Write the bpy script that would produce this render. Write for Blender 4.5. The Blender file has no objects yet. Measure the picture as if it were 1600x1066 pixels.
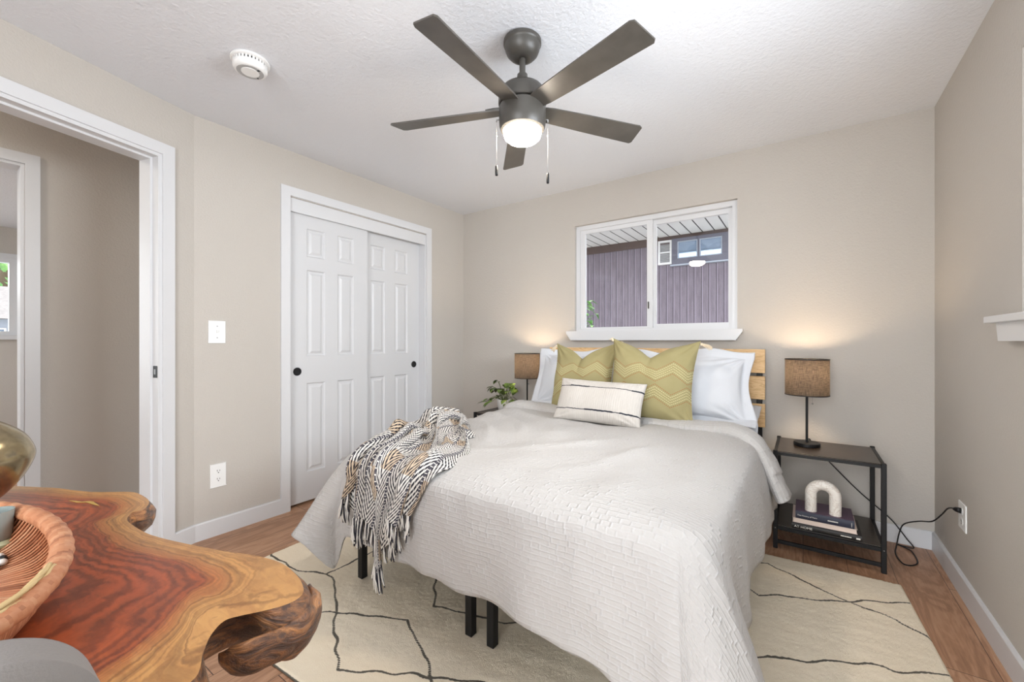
import bpy, bmesh, math, random
import numpy as np
from mathutils import Vector, Matrix, noise as mnoise

# brightness of the place, and the paint and cloth colours that depend on it
EXPOSURE = 0.70
SKY, WINL, GLOBE, BULB, LAMPW = 3.6, 42.0, 78.0, 14.0, 36.0
FRONTFILL = 33.0
WALLC, CEILC = (.520, .486, .445), (.735, .752, .79)
DUV, DUV2 = (.475, .460, .448, 1), (.56, .555, .55, 1)
RUGA, RUGB = (.80, .69, .52, 1), (.93, .84, .69, 1)

S = bpy.context.scene
COL = S.collection
R = math.radians

# ------------------------------------------------------------------ camera, world, lights, exposure
cam_d = bpy.data.cameras.new('camera')
cam_d.lens = 36 * 652 / 1600
cam_d.clip_start = .02
cam = bpy.data.objects.new('camera', cam_d); COL.objects.link(cam)
cam.location = (0, 0, 1.15)
cam.rotation_euler = (R(90), 0, R(34.9))
S.camera = cam
vs = S.view_settings
vs.view_transform = 'Standard'; vs.look = 'None'; vs.gamma = 1; vs.use_curve_mapping = False
vs.exposure = EXPOSURE

W = bpy.data.worlds.new('sky'); S.world = W; W.use_nodes = True
bgn = W.node_tree.nodes['Background']
bgn.inputs[0].default_value = (.93, .97, 1, 1)
bgn.inputs[1].default_value = SKY

def area(name, loc, rot, sx, sy, energy, col):
    l = bpy.data.lights.new(name, 'AREA'); l.shape = 'RECTANGLE'; l.size = sx; l.size_y = sy
    l.energy = energy; l.color = col
    o = bpy.data.objects.new(name, l); o.location = loc; o.rotation_euler = rot; COL.objects.link(o); return o
# daylight falling in through the side window of the right hand wall
area('window_daylight', (.86, 1.42, 1.68), (0, R(90), 0), .86, 1.34, WINL, (.86, .93, 1))
# fill light added behind the camera, in an invented wide opening
area('front_fill', (-.24, -1.62, 1.2), (R(90), 0, 0), 1.44, 2.2, FRONTFILL, (.94, .97, 1))
def point(name, loc, r, energy, col):
    l = bpy.data.lights.new(name, 'POINT'); l.shadow_soft_size = r; l.energy = energy; l.color = col
    o = bpy.data.objects.new(name, l); o.location = loc; COL.objects.link(o); return o

# ------------------------------------------------------------------ helpers: nodes
class NT:
    def __init__(s, m):
        s.t = m.node_tree; s.n = s.t.nodes; s.l = s.t.links
    def new(s, typ, **kw):
        n = s.n.new(typ)
        for k, v in kw.items(): setattr(n, k, v)
        return n
    def put(s, sock, v):
        if isinstance(v, bpy.types.NodeSocket): s.l.new(v, sock)
        elif v is not None: sock.default_value = v
    def m(s, op, a, b=None, c=None):
        n = s.new('ShaderNodeMath', operation=op)
        s.put(n.inputs[0], a)
        if b is not None: s.put(n.inputs[1], b)
        if c is not None: s.put(n.inputs[2], c)
        return n.outputs[0]
    def mix(s, f, a, b, blend='MIX'):
        n = s.new('ShaderNodeMix', data_type='RGBA', blend_type=blend)
        s.put(n.inputs[0], f); s.put(n.inputs[6], c4(a)); s.put(n.inputs[7], c4(b)); return n.outputs[2]
    def coord(s, which='Object'): return s.new('ShaderNodeTexCoord').outputs[which]
    def mapping(s, v, scale=(1, 1, 1), rot=(0, 0, 0), loc=(0, 0, 0)):
        n = s.new('ShaderNodeMapping'); s.put(n.inputs[0], v)
        n.inputs[1].default_value = loc; n.inputs[2].default_value = rot; n.inputs[3].default_value = scale; return n.outputs[0]
    def noise(s, v, scale, detail=4, rough=.55, dist=0):
        n = s.new('ShaderNodeTexNoise'); s.put(n.inputs['Vector'], v)
        n.inputs['Scale'].default_value = scale; n.inputs['Detail'].default_value = detail
        n.inputs['Roughness'].default_value = rough; n.inputs['Distortion'].default_value = dist; return n.outputs[0]
    def ramp(s, f, stops, interp='LINEAR'):
        n = s.new('ShaderNodeValToRGB'); s.put(n.inputs[0], f); cr = n.color_ramp; cr.interpolation = interp
        while len(cr.elements) < len(stops): cr.elements.new(.5)
        for e, (p, c) in zip(cr.elements, stops): e.position = p; e.color = c4(c)
        return n.outputs[0]
    def sep(s, v):
        n = s.new('ShaderNodeSeparateXYZ'); s.put(n.inputs[0], v); return n.outputs
    def comb(s, x, y, z=0):
        n = s.new('ShaderNodeCombineXYZ'); s.put(n.inputs[0], x); s.put(n.inputs[1], y); s.put(n.inputs[2], z); return n.outputs[0]
    def bump(s, h, strength, dist=.01):
        n = s.new('ShaderNodeBump'); s.put(n.inputs['Height'], h)
        n.inputs['Strength'].default_value = strength; n.inputs['Distance'].default_value = dist; return n.outputs[0]
def c4(c):
    if isinstance(c, bpy.types.NodeSocket) or not hasattr(c, '__len__'): return c
    return tuple(c) if len(c) == 4 else tuple(c) + (1,)
def srgb(r, g, b):
    f = lambda x: (x / 255 / 12.92) if x <= 10 else ((x / 255 + .055) / 1.055) ** 2.4
    return (f(r), f(g), f(b), 1)
def mat(name, col=(.8, .8, .8), rough=.5, metal=0, spec=.5, build=None, emit=None, estr=0):
    m = bpy.data.materials.new(name); m.use_nodes = True
    b = m.node_tree.nodes['Principled BSDF']
    b.inputs['Base Color'].default_value = c4(col); b.inputs['Roughness'].default_value = rough
    b.inputs['Metallic'].default_value = metal; b.inputs['Specular IOR Level'].default_value = spec
    if emit: b.inputs['Emission Color'].default_value = c4(emit); b.inputs['Emission Strength'].default_value = estr
    if build:
        t = NT(m); build(t, b)
    return m
def setc(t, b, sock, v): t.l.new(v, b.inputs[sock])

# ------------------------------------------------------------------ materials
def orange_peel(scale, strength, dist=.004, vary=None):
    def f(t, b):
        co = t.coord(); h = t.noise(co, scale, 3, .6)
        setc(t, b, 'Normal', t.bump(h, strength, dist))
        if vary:
            n = t.noise(co, 1.1, 3, .5)
            setc(t, b, 'Base Color', t.ramp(n, [(.3, vary[0]), (.7, vary[1])]))
    return f
M = {}
M['wall'] = mat('greige_wall_paint', WALLC, .85, spec=.25, build=orange_peel(95, .55, .004))
M['ceiling'] = mat('white_textured_ceiling', CEILC, .9, spec=.2, build=orange_peel(60, .6, .006))
M['white'] = mat('white_trim_paint', (.655, .66, .675), .35)
M['door'] = mat('white_door_paint', (.625, .63, .645), .4)
M['vinyl'] = mat('white_window_vinyl', (.68, .685, .70), .3)
M['plastic'] = mat('white_plastic', (.83, .83, .82), .35)
M['slot'] = mat('dark_slot', (.03, .03, .03), .6)
M['black'] = mat('black_powder_coated_metal', (.006, .006, .007), .48, spec=.35)
M['bronze'] = mat('dark_bronze_metal', (.06, .055, .048), .42, .0, .6)
def f_blade(t, b):
    co = t.coord(); n = t.noise(t.mapping(co, (2, 2, 2)), 6, 4)
    setc(t, b, 'Base Color', t.ramp(n, [(.3, (.060, .054, .046)), (.7, (.085, .076, .066))]))
M['blade'] = mat('dark_bronze_blade', (.05, .045, .04), .38, build=f_blade)
M['globe'] = mat('lit_frosted_globe', (.9, .9, .9), .4, emit=(1, .87, .72), estr=GLOBE)
M['hallfill'] = mat('lit_hall_fill', (.9, .9, .9), .4, emit=(1, .92, .82), estr=34)  # glow of the added hall fill light
def planks(t, b, warm=1.0):
    co = t.coord(); x, y, z = t.sep(co)
    pw = .185
    col = t.m('FLOOR', t.m('DIVIDE', x, pw))
    wn = t.new('ShaderNodeTexWhiteNoise', noise_dimensions='1D'); t.put(wn.inputs['W'], col)
    yy = t.m('ADD', y, t.m('MULTIPLY', wn.outputs[0], 7.3))
    row = t.m('FLOOR', t.m('DIVIDE', yy, 1.22))
    wn2 = t.new('ShaderNodeTexWhiteNoise', noise_dimensions='2D'); t.put(wn2.inputs['Vector'], t.comb(col, row))
    r2 = wn2.outputs[0]
    g = t.comb(t.m('ADD', x, t.m('MULTIPLY', r2, 9.)), t.m('ADD', t.m('MULTIPLY', y, .16), t.m('MULTIPLY', r2, 5.)), 0)
    n1 = t.noise(g, 9, 5, .6, .9)
    wv = t.m('SINE', t.m('MULTIPLY', n1, 46.))
    fine = t.noise(t.mapping(co, (140, 5, 1)), 1, 3, .6)
    v = t.m('ADD', t.m('MULTIPLY', wv, .13), t.m('ADD', t.m('MULTIPLY', fine, .55), t.m('MULTIPLY', r2, .22)))
    c = t.ramp(v, [(.05, srgb(136, 98, 72)), (.4, srgb(168, 126, 97)), (.75, srgb(194, 156, 126))])
    fx = t.m('ABSOLUTE', t.m('SUBTRACT', t.m('FRACT', t.m('DIVIDE', x, pw)), .5))
    fy = t.m('ABSOLUTE', t.m('SUBTRACT', t.m('FRACT', t.m('DIVIDE', yy, 1.22)), .5))
    gap = t.m('MAXIMUM', t.m('GREATER_THAN', fx, .494), t.m('GREATER_THAN', fy, .4988))
    setc(t, b, 'Base Color', t.mix(gap, c, srgb(70, 46, 34)))
    setc(t, b, 'Normal', t.bump(t.m('SUBTRACT', t.m('MULTIPLY', fine, .4), gap), .25, .002))
M['floor'] = mat('walnut_plank_floor', rough=.42, build=planks)
def f_glass(t, b):
    out = t.n['Material Output']; t.n.remove(b)
    tr = t.new('ShaderNodeBsdfTransparent'); gl = t.new('ShaderNodeBsdfGlossy'); gl.inputs['Roughness'].default_value = .0
    fr = t.new('ShaderNodeFresnel'); fr.inputs['IOR'].default_value = 1.5
    mx = t.new('ShaderNodeMixShader'); t.l.new(t.m('MULTIPLY', fr.outputs[0], .7), mx.inputs[0]); t.l.new(tr.outputs[0], mx.inputs[1]); t.l.new(gl.outputs[0], mx.inputs[2])
    t.l.new(mx.outputs[0], out.inputs[0])
M['glass'] = mat('clear_window_glass', build=f_glass)
def f_headwood(t, b):
    co = t.coord(); n = t.noise(t.mapping(co, (1.6, 1, 14)), 3.2, 4, .6, 1.5)
    f = t.noise(t.mapping(co, (6, 1, 160)), 1.5, 3)
    v = t.m('ADD', t.m('MULTIPLY', t.m('SINE', t.m('MULTIPLY', n, 30.)), .16), t.m('ADD', t.m('MULTIPLY', f, .5), .22))
    setc(t, b, 'Base Color', t.ramp(v, [(.15, srgb(196, 152, 100)), (.5, srgb(224, 186, 134)), (.85, srgb(236, 204, 156))]))
M['headwood'] = mat('light_oak_planks', rough=.5, build=f_headwood)
def f_duvet(t, b):
    uv = t.coord('UV'); x, y, z = t.sep(uv)
    wob = t.m('MULTIPLY', t.noise(uv, 7, 2), .02)
    X = t.m('ADD', x, wob); Y = t.m('ADD', y, wob)
    row = t.m('FLOOR', t.m('DIVIDE', Y, .0165))
    wn = t.new('ShaderNodeTexWhiteNoise', noise_dimensions='1D'); t.put(wn.inputs['W'], row)
    sh = t.m('MULTIPLY', wn.outputs[0], .030)
    fy = t.m('ABSOLUTE', t.m('SUBTRACT', t.m('FRACT', t.m('DIVIDE', Y, .0165)), .5))
    fx = t.m('ABSOLUTE', t.m('SUBTRACT', t.m('FRACT', t.m('DIVIDE', t.m('ADD', X, sh), .030)), .5))
    ly = t.m('SMOOTH_MAX', t.m('SUBTRACT', fy, .30), 0., .12); lx = t.m('SMOOTH_MAX', t.m('SUBTRACT', fx, .36), 0., .12)
    gate = t.ramp(t.noise(uv, 22, 2), [(.42, (.1, .1, .1)), (.6, (1, 1, 1))])
    h = t.m('ADD', t.m('MULTIPLY', ly, 1.7), t.m('MULTIPLY', t.m('MULTIPLY', lx, 5.0), gate))
    patch = t.noise(uv, 3.1, 2); pm = t.ramp(patch, [(.35, (.4, .4, .4)), (.62, (1, 1, 1))])
    puck = t.noise(uv, 75, 3, .6); puck2 = t.noise(t.mapping(uv, (1, 2.2, 1)), 26, 3, .6)
    hh = t.m('ADD', t.m('MULTIPLY', h, pm), t.m('ADD', t.m('MULTIPLY', puck, .35), t.m('MULTIPLY', puck2, .45)))
    setc(t, b, 'Normal', t.bump(hh, .62, .008))
    setc(t, b, 'Base Color', t.mix(t.m('MULTIPLY', t.m('MULTIPLY', h, pm), 1.2), DUV, DUV2))
M['duvet'] = mat('white_seersucker_cotton', rough=.85, spec=.15, build=f_duvet)
def f_linen(t, b):
    co = t.coord(); n = t.noise(co, 240, 2); n2 = t.noise(co, 14, 3)
    setc(t, b, 'Normal', t.bump(t.m('ADD', t.m('MULTIPLY', n, .3), n2), .35, .01))
M['sheet'] = mat('white_cotton_sheet', (.64, .66, .70), .8, spec=.15, build=f_linen)
M['mattress'] = mat('white_mattress_ticking', (.78, .79, .82), .85, spec=.15)
GREEN = srgb(196, 186, 122); RUST = srgb(150, 92, 48); CREAM = srgb(206, 196, 150)
def f_cushion(t, b):
    uv = t.coord('UV'); u, v, z = t.sep(uv)                      # -1..1 over the cushion face
    tri = t.m('PINGPONG', t.m('ADD', u, 1.27), .36)              # 0...36
    av = t.m('ABSOLUTE', t.m('ADD', v, .06))
    zz = t.m('MULTIPLY', tri, .62)
    q = t.m('SUBTRACT', av, zz)                                 # distance above the zigzag
    k = t.m('DIVIDE', q, .062)
    near = t.m('LESS_THAN', t.m('ABSOLUTE', t.m('SUBTRACT', t.m('FRACT', k), .5)), .14)
    band = t.m('MULTIPLY', t.m('GREATER_THAN', k, 0.), t.m('LESS_THAN', k, 6.))
    dash = t.m('GREATER_THAN', t.m('FRACT', t.m('MULTIPLY', u, 26.)), .38)
    msk = t.m('MULTIPLY', t.m('MULTIPLY', near, band), dash)
    rim = t.m('MAXIMUM', t.m('LESS_THAN', k, 1.), t.m('GREATER_THAN', k, 5.))
    n = t.noise(t.coord(), 9, 3)
    base = t.mix(n, srgb(142, 133, 92), srgb(160, 151, 112))
    setc(t, b, 'Base Color', t.mix(t.m('MULTIPLY', msk, .95), base, t.mix(rim, CREAM, RUST)))
    setc(t, b, 'Normal', t.bump(t.m('ADD', msk, t.m('MULTIPLY', t.noise(t.coord(), 320, 2), .4)), .25, .003))
M['cushion'] = mat('olive_embroidered_cotton', rough=.75, spec=.2, build=f_cushion)
M['piping'] = mat('cream_backing_cotton', (.80, .78, .70), .8, spec=.15)
M['tassel'] = mat('cream_yarn', srgb(226, 210, 184), .9, spec=.1)
def f_lumbar(t, b):
    uv = t.coord('UV'); u, v, z = t.sep(uv)
    wob = t.m('MULTIPLY', t.m('SUBTRACT', t.noise(t.mapping(uv, (6, 1, 1)), 2, 2), .5), .05)
    d = t.m('ABSOLUTE', t.m('SUBTRACT', t.m('ABSOLUTE', t.m('ADD', v, wob)), .55))
    thick = t.m('ADD', .018, t.m('MULTIPLY', t.m('GREATER_THAN', t.noise(t.mapping(uv, (1.3, .4, 1)), 1.4, 1), .55), .016))
    line = t.m('LESS_THAN', d, thick)
    rib = t.m('SINE', t.m('MULTIPLY', u, 130.))
    nn = t.noise(t.mapping(uv, (40, 3, 1)), 1, 3)
    base = t.mix(nn, srgb(182, 177, 171), srgb(200, 195, 189))
    setc(t, b, 'Base Color', t.mix(line, base, srgb(52, 54, 62)))
    setc(t, b, 'Normal', t.bump(t.m('ADD', t.m('MULTIPLY', rib, .3), nn), .4, .004))
M['lumbar'] = mat('cream_woven_cotton', rough=.85, spec=.15, build=f_lumbar)
CHAR = srgb(48, 47, 54); OFFW = srgb(216, 212, 206); TAN = srgb(194, 170, 140)
def f_throw(t, b):
    uv = t.coord('UV'); u, v, z = t.sep(uv)                      # metres across / along
    bw = .098
    k = t.m('DIVIDE', u, bw); bi = t.m('FLOOR', k); fr = t.m('FRACT', k)
    zig = t.m('MULTIPLY', t.m('ABSOLUTE', t.m('SUBTRACT', fr, .5)), bw * 1.5)
    ph = t.m('DIVIDE', t.m('ADD', v, zig), .0235)
    st = t.m('GREATER_THAN', t.m('FRACT', ph), .5)
    tooth = t.m('GREATER_THAN', t.m('FRACT', t.m('DIVIDE', u, .011)), .12)
    st = t.m('MULTIPLY', st, tooth)
    tanb = t.m('MULTIPLY', t.m('LESS_THAN', t.m('FLOORED_MODULO', t.m('ADD', bi, t.m('FLOOR', t.m('DIVIDE', v, .34))), 3.), .5), t.m('LESS_THAN', t.m('FRACT', t.m('DIVIDE', v, .31)), .62))
    light = t.mix(t.m('MULTIPLY', tanb, .8), OFFW, TAN)
    c = t.mix(st, light, CHAR)
    edge = t.m('GREATER_THAN', t.m('ABSOLUTE', t.m('SUBTRACT', fr, .5)), .43)
    c = t.mix(edge, c, t.mix(t.m('GREATER_THAN', t.m('FRACT', t.m('DIVIDE', v, .012)), .8), srgb(78, 76, 84), OFFW))
    setc(t, b, 'Base Color', c)
    kn = t.m('MULTIPLY', t.m('SINE', t.m('MULTIPLY', u, 900.)), t.m('SINE', t.m('MULTIPLY', v, 900.)))
    setc(t, b, 'Normal', t.bump(t.m('ADD', t.m('MULTIPLY', kn, .3), st), .5, .003))
M['throw'] = mat('charcoal_cream_herringbone_knit', rough=.9, spec=.1, build=f_throw)
def f_fringe(t, b):
    x, y, z = t.sep(t.coord('UV'))
    setc(t, b, 'Base Color', t.mix(t.m('GREATER_THAN', x, .5), OFFW, CHAR))
M['fringe'] = mat('charcoal_cream_yarn', rough=.9, spec=.1, build=f_fringe)
def f_rug(t, b):
    co = t.coord(); n = t.noise(co, 260, 3, .7); n2 = t.noise(t.mapping(co, (1, 3, 1)), 5, 3)
    at = t.new('ShaderNodeAttribute', attribute_name='line')
    edge = t.m('ADD', at.outputs[2], t.m('MULTIPLY', t.m('SUBTRACT', n, .5), .5))
    base = t.mix(t.m('ADD', t.m('MULTIPLY', n2, .6), t.m('MULTIPLY', n, .4)), RUGA, RUGB)
    setc(t, b, 'Base Color', t.mix(t.m('SMOOTH_MIN', t.m('MAXIMUM', t.m('MULTIPLY', t.m('SUBTRACT', edge, .35), 5.), 0.), 1., .1), base, srgb(96, 92, 84)))
    setc(t, b, 'Normal', t.bump(t.m('ADD', n, t.m('MULTIPLY', n2, .8)), .55, .008))
M['rug'] = mat('cream_wool_pile', rough=.95, spec=.05, build=f_rug)
def f_veneer(t, b):
    co = t.coord(); n = t.noise(t.mapping(co, (3, 40, 3)), 2, 4, .6)
    setc(t, b, 'Base Color', t.ramp(n, [(.3, srgb(44, 36, 30)), (.7, srgb(66, 54, 44))]))
M['veneer'] = mat('dark_espresso_laminate', rough=.32, build=f_veneer)
def f_shade(t, b):
    out = t.n['Material Output']
    co = t.coord(); g = t.new('ShaderNodeTexCoord').outputs['UV']
    a = t.noise(t.mapping(g, (40, 1.6, 1)), 3.0, 3, .7); c = t.noise(t.mapping(g, (2.2, 26, 1)), 3.0, 3, .7)
    w = t.m('MULTIPLY', t.m('ADD', a, c), .5)
    col = t.ramp(w, [(.36, (.020, .017, .015)), (.62, (.075, .062, .052))])
    setc(t, b, 'Base Color', col)
    tl = t.new('ShaderNodeBsdfTranslucent')
    t.l.new(t.ramp(w, [(.38, (.008, .0065, .0055)), (.6, (.062, .049, .038))]), tl.inputs[0])
    ad = t.new('ShaderNodeAddShader'); t.l.new(b.outputs[0], ad.inputs[0]); t.l.new(tl.outputs[0], ad.inputs[1])
    t.l.new(ad.outputs[0], out.inputs[0])
M['shade'] = mat('dark_linen_shade', rough=.9, spec=.05, build=f_shade)
M['bulb'] = mat('lit_bulb', (.9, .9, .9), .3, emit=(1, .74, .46), estr=BULB)
def f_marble(t, b):
    co = t.coord(); n = t.noise(co, 16, 5, .6, 2.2)
    v = t.m('ABSOLUTE', t.m('SUBTRACT', n, .5))
    setc(t, b, 'Base Color', t.ramp(v, [(.0, srgb(206, 192, 180)), (.03, srgb(236, 230, 222)), (.3, srgb(244, 240, 234))]))
M['marble'] = mat('white_marble', rough=.45, build=f_marble)
M['navy'] = mat('navy_book_cloth', srgb(44, 48, 66), .55)
M['plum'] = mat('plum_book_cover', srgb(92, 72, 92), .5)
M['coverblack'] = mat('black_book_cover', srgb(26, 22, 20), .5)
M['covercream'] = mat('cream_book_cover', srgb(232, 214, 204), .6)
def f_pages(t, b):
    x, y, z = t.sep(t.coord()); s = t.m('SINE', t.m('MULTIPLY', z, 2600.))
    setc(t, b, 'Base Color', t.mix(t.m('MULTIPLY', t.m('ADD', s, 1.), .25), srgb(240, 224, 212), srgb(206, 184, 172)))
M['pages'] = mat('book_page_edges', rough=.8, build=f_pages)
M['ink'] = mat('white_lettering', (.8, .78, .72), .6)
M['pot'] = mat('white_glazed_ceramic', (.78, .77, .75), .35)
M['soil'] = mat('potting_soil', (.03, .02, .015), .95)
def f_leaf(t, b):
    n = t.noise(t.coord(), 22, 3)
    setc(t, b, 'Base Color', t.ramp(n, [(.35, srgb(48, 66, 28)), (.6, srgb(104, 130, 50)), (.75, srgb(170, 186, 98))]))
M['leaf'] = mat('variegated_leaf', rough=.4, build=f_leaf)
M['stem'] = mat('green_stem', srgb(84, 96, 48), .6)
def f_treeleaf(t, b):
    n = t.noise(t.coord(), 3, 3)
    setc(t, b, 'Base Color', t.ramp(n, [(.35, srgb(70, 120, 60)), (.65, srgb(150, 196, 120))]))
M['treeleaf'] = mat('garden_leaf', rough=.6, build=f_treeleaf)
M['bark'] = mat('grey_bark', srgb(90, 76, 62), .9)
def f_slab(t, b):
    co = t.coord(); at = t.new('ShaderNodeAttribute', attribute_name='edge_distance').outputs[2]
    n = t.noise(co, 5.5, 4, .55, .6); n2 = t.noise(co, 19, 4, .6, .8); n3 = t.noise(co, 70, 3, .6, .4)
    d = t.m('ADD', at, t.m('ADD', t.m('MULTIPLY', t.m('SUBTRACT', n, .5), .034), t.m('MULTIPLY', t.m('SUBTRACT', n2, .5), .010)))
    base = t.ramp(d, [(.0, srgb(196, 146, 88)), (.026, srgb(188, 136, 78)), (.040, srgb(166, 106, 60)), (.047, srgb(202, 122, 66)), (.054, srgb(136, 68, 38)), (.09, srgb(166, 78, 42)), (.15, srgb(138, 62, 36)), (.24, srgb(110, 56, 38))])
    ring = t.m('SINE', t.m('ADD', t.m('MULTIPLY', d, 760.), t.m('MULTIPLY', n3, 2.5)))
    ringb = t.m('SINE', t.m('MULTIPLY', d, 290.))
    streak = t.noise(t.mapping(co, (9, 30, 1), (0, 0, .5)), 1.6, 5, .65, 1.2)
    base = t.mix(t.ramp(streak, [(.46, (0, 0, 0)), (.66, (.5, .5, .5))]), base, t.mix(t.m('GREATER_THAN', d, .052), srgb(150, 98, 56), srgb(74, 38, 28)))
    base = t.mix(t.ramp(t.noise(t.mapping(co, (14, 40, 1), (0, 0, .35), (3, 1, 0)), 1.5, 4), [(.56, (0, 0, 0)), (.74, (.35, .35, .35))]), base, t.mix(t.m('GREATER_THAN', d, .052), srgb(206, 160, 100), srgb(206, 104, 52)))
    arc = t.m('SINE', t.m('ADD', t.m('MULTIPLY', d, 520.), t.m('MULTIPLY', n2, 5.)))
    heart = t.m('GREATER_THAN', d, .054)
    base = t.mix(t.m('MULTIPLY', heart, t.m('MULTIPLY', t.m('MAXIMUM', arc, 0.), .34)), base, srgb(196, 96, 50))
    base = t.mix(t.m('MULTIPLY', heart, t.m('MULTIPLY', t.m('MAXIMUM', t.m('MULTIPLY', arc, -1.), 0.), .50)), base, srgb(92, 42, 26))
    base = t.mix(t.m('MULTIPLY', t.m('SUBTRACT', 1., heart), t.m('MULTIPLY', t.m('MAXIMUM', t.m('SUBTRACT', t.m('SINE', t.m('ADD', t.m('MULTIPLY', d, 560.), t.m('MULTIPLY', n2, 3.))), .35), 0.), .75)), base, srgb(120, 78, 44))
    dark = t.m('MAXIMUM', t.m('MULTIPLY', t.m('SUBTRACT', ring, .45), .9), 0.)
    dark2 = t.m('MAXIMUM', t.m('MULTIPLY', t.m('SUBTRACT', ringb, .5), 1.1), 0.)
    pm = t.ramp(t.noise(co, 6.5, 3), [(.38, (.35, .35, .35)), (.62, (1, 1, 1))])
    amt = t.m('MULTIPLY', t.m('ADD', t.m('MULTIPLY', dark, .6), t.m('MULTIPLY', dark2, .75)), pm)
    setc(t, b, 'Base Color', t.mix(t.m('MULTIPLY', amt, 1.0), base, srgb(70, 38, 24)))
    setc(t, b, 'Normal', t.bump(n3, .06, .002))
M['slab'] = mat('walnut_burl_slab', rough=.3, spec=.5, build=f_slab)
def f_barkedge(t, b):
    co = t.coord(); n = t.noise(t.mapping(co, (1, 1, 2.5)), 16, 6, .65, 1.6); n2 = t.noise(co, 7, 3)
    c1 = t.ramp(n, [(.30, srgb(40, 30, 26)), (.46, srgb(96, 72, 60)), (.56, srgb(150, 104, 70)), (.66, srgb(196, 140, 92)), (.8, srgb(120, 104, 108))])
    setc(t, b, 'Base Color', c1)
    setc(t, b, 'Normal', t.bump(n, .8, .012))
M['liveedge'] = mat('lacquered_bark_edge', rough=.28, build=f_barkedge)
def f_fill(t, b):
    pass
M['brass'] = mat('resin_filled_crack', srgb(206, 172, 92), .35, .3)
def f_wicker(t, b):
    uv = t.coord('UV'); u, v, z = t.sep(uv); n = t.noise(t.mapping(uv, (60, 4, 1)), 1, 3)
    setc(t, b, 'Base Color', t.ramp(n, [(.3, srgb(128, 74, 48)), (.48, srgb(186, 124, 88)), (.7, srgb(208, 160, 124))]))
M['wicker'] = mat('woven_rattan', rough=.5, build=f_wicker)
M['gold'] = mat('mottled_pewter_glaze', rough=.18, metal=.85, build=lambda t, b: setc(t, b, 'Base Color', t.ramp(t.noise(t.coord(), 14, 4, .6, 1), [(.3, srgb(120, 108, 84)), (.7, srgb(190, 174, 140))])))
M['greyfab'] = mat('grey_chair_fabric', srgb(146, 142, 140), .8, build=lambda t, b: setc(t, b, 'Normal', t.bump(t.noise(t.coord(), 400, 2), .3, .002)))
M['chairleg'] = mat('dark_stained_wood', srgb(60, 44, 34), .45)
M['smokedglass'] = mat('grey_glazed_tumbler', srgb(140, 150, 148), .15)
M['celadon'] = mat('pale_green_wax', srgb(196, 206, 172), .5)
M['beadblack'] = mat('black_bead', (.01, .01, .012), .25)
M['beadwhite'] = mat('white_bead', (.75, .74, .7), .35)
def f_siding(t, b):
    x, y, z = t.sep(t.coord()); f = t.m('FRACT', t.m('DIVIDE', x, .098)); g = t.m('LESS_THAN', f, .10); hi = t.m('LESS_THAN', f, .18)
    n = t.noise(t.mapping(t.coord(), (8, 1, 1)), 3, 5, .7)
    c = t.ramp(n, [(.3, srgb(96, 88, 98)), (.7, srgb(122, 114, 126))])
    c = t.mix(hi, c, srgb(150, 142, 158))
    setc(t, b, 'Base Color', t.mix(g, c, srgb(44, 36, 44)))
M['siding'] = mat('plum_grey_grooved_siding', rough=.8, build=f_siding)
def f_soffit(t, b):
    x, y, z = t.sep(t.coord()); f = t.m('LESS_THAN', t.m('FRACT', t.m('DIVIDE', x, .155)), .10)
    setc(t, b, 'Base Color', t.mix(f, (.78, .78, .78), srgb(42, 38, 38)))
M['soffit'] = mat('white_tongue_and_groove_soffit', rough=.7, build=f_soffit)
M['browntrim'] = mat('weathered_brown_board', srgb(78, 62, 58), .8)
M['greytrim'] = mat('blue_grey_trim_paint', srgb(92, 92, 106), .6)
M['skyglass'] = mat('reflective_house_glass', srgb(150, 170, 196), .05, .6)
def f_roof(t, b):
    n = t.noise(t.coord(), 14, 4, .7); setc(t, b, 'Base Color', t.ramp(n, [(.3, srgb(92, 88, 88)), (.7, srgb(128, 122, 120))]))
M['shingle'] = mat('grey_asphalt_shingle', rough=.9, build=f_roof)
M['bluewall'] = mat('pale_blue_siding', srgb(158, 166, 180), .7)
M['louver'] = mat('grey_white_louver', (.42, .42, .44), .6)
M['ground'] = mat('pale_bounce_ground', rough=.95, build=lambda t, b: setc(t, b, 'Base Color', t.ramp(t.noise(t.coord(), 4, 5), [(.3, (.42, .41, .39)), (.7, (.54, .53, .50))])))  # ground kept pale so it bounces light up to the ceiling
M['strike'] = mat('dark_strike_plate', (.03, .03, .032), .35, .6)
M['chain'] = mat('grey_beaded_chain', (.34, .34, .34), .6, spec=.2)
M['steel'] = mat('brushed_steel', (.32, .32, .32), .4, .9)
def sines(X,Y,k,seed,n=10):
    r=np.random.RandomState(seed); a=0*X
    for i in range(n):
        th=r.rand()*6.283; kk=k*(.6+.8*r.rand())
        a=a+np.sin(X*kk*math.cos(th)+Y*kk*math.sin(th)+r.rand()*6.283)
    return a/math.sqrt(n)
def catmull(P,t):
    """P (k,...) control points, t in [0,k-1]"""
    P=np.asarray(P,float); k=len(P); t=np.asarray(t,float)
    i=np.clip(np.floor(t).astype(int),0,k-2); f=t-i
    g=lambda j: P[np.clip(j,0,k-1)]
    sh=(-1,)+(1,)*(P.ndim-1); f=f.reshape(sh)
    a,b,c,d=g(i-1),g(i),g(i+1),g(i+2)
    a=np.where((i==0).reshape(sh),2*b-c,a); d=np.where((i>=k-2).reshape(sh),2*c-b,d)
    return .5*(2*b+(c-a)*f+(2*a-5*b+4*c-d)*f*f+(3*b-a-3*c+d)*f**3)
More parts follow.
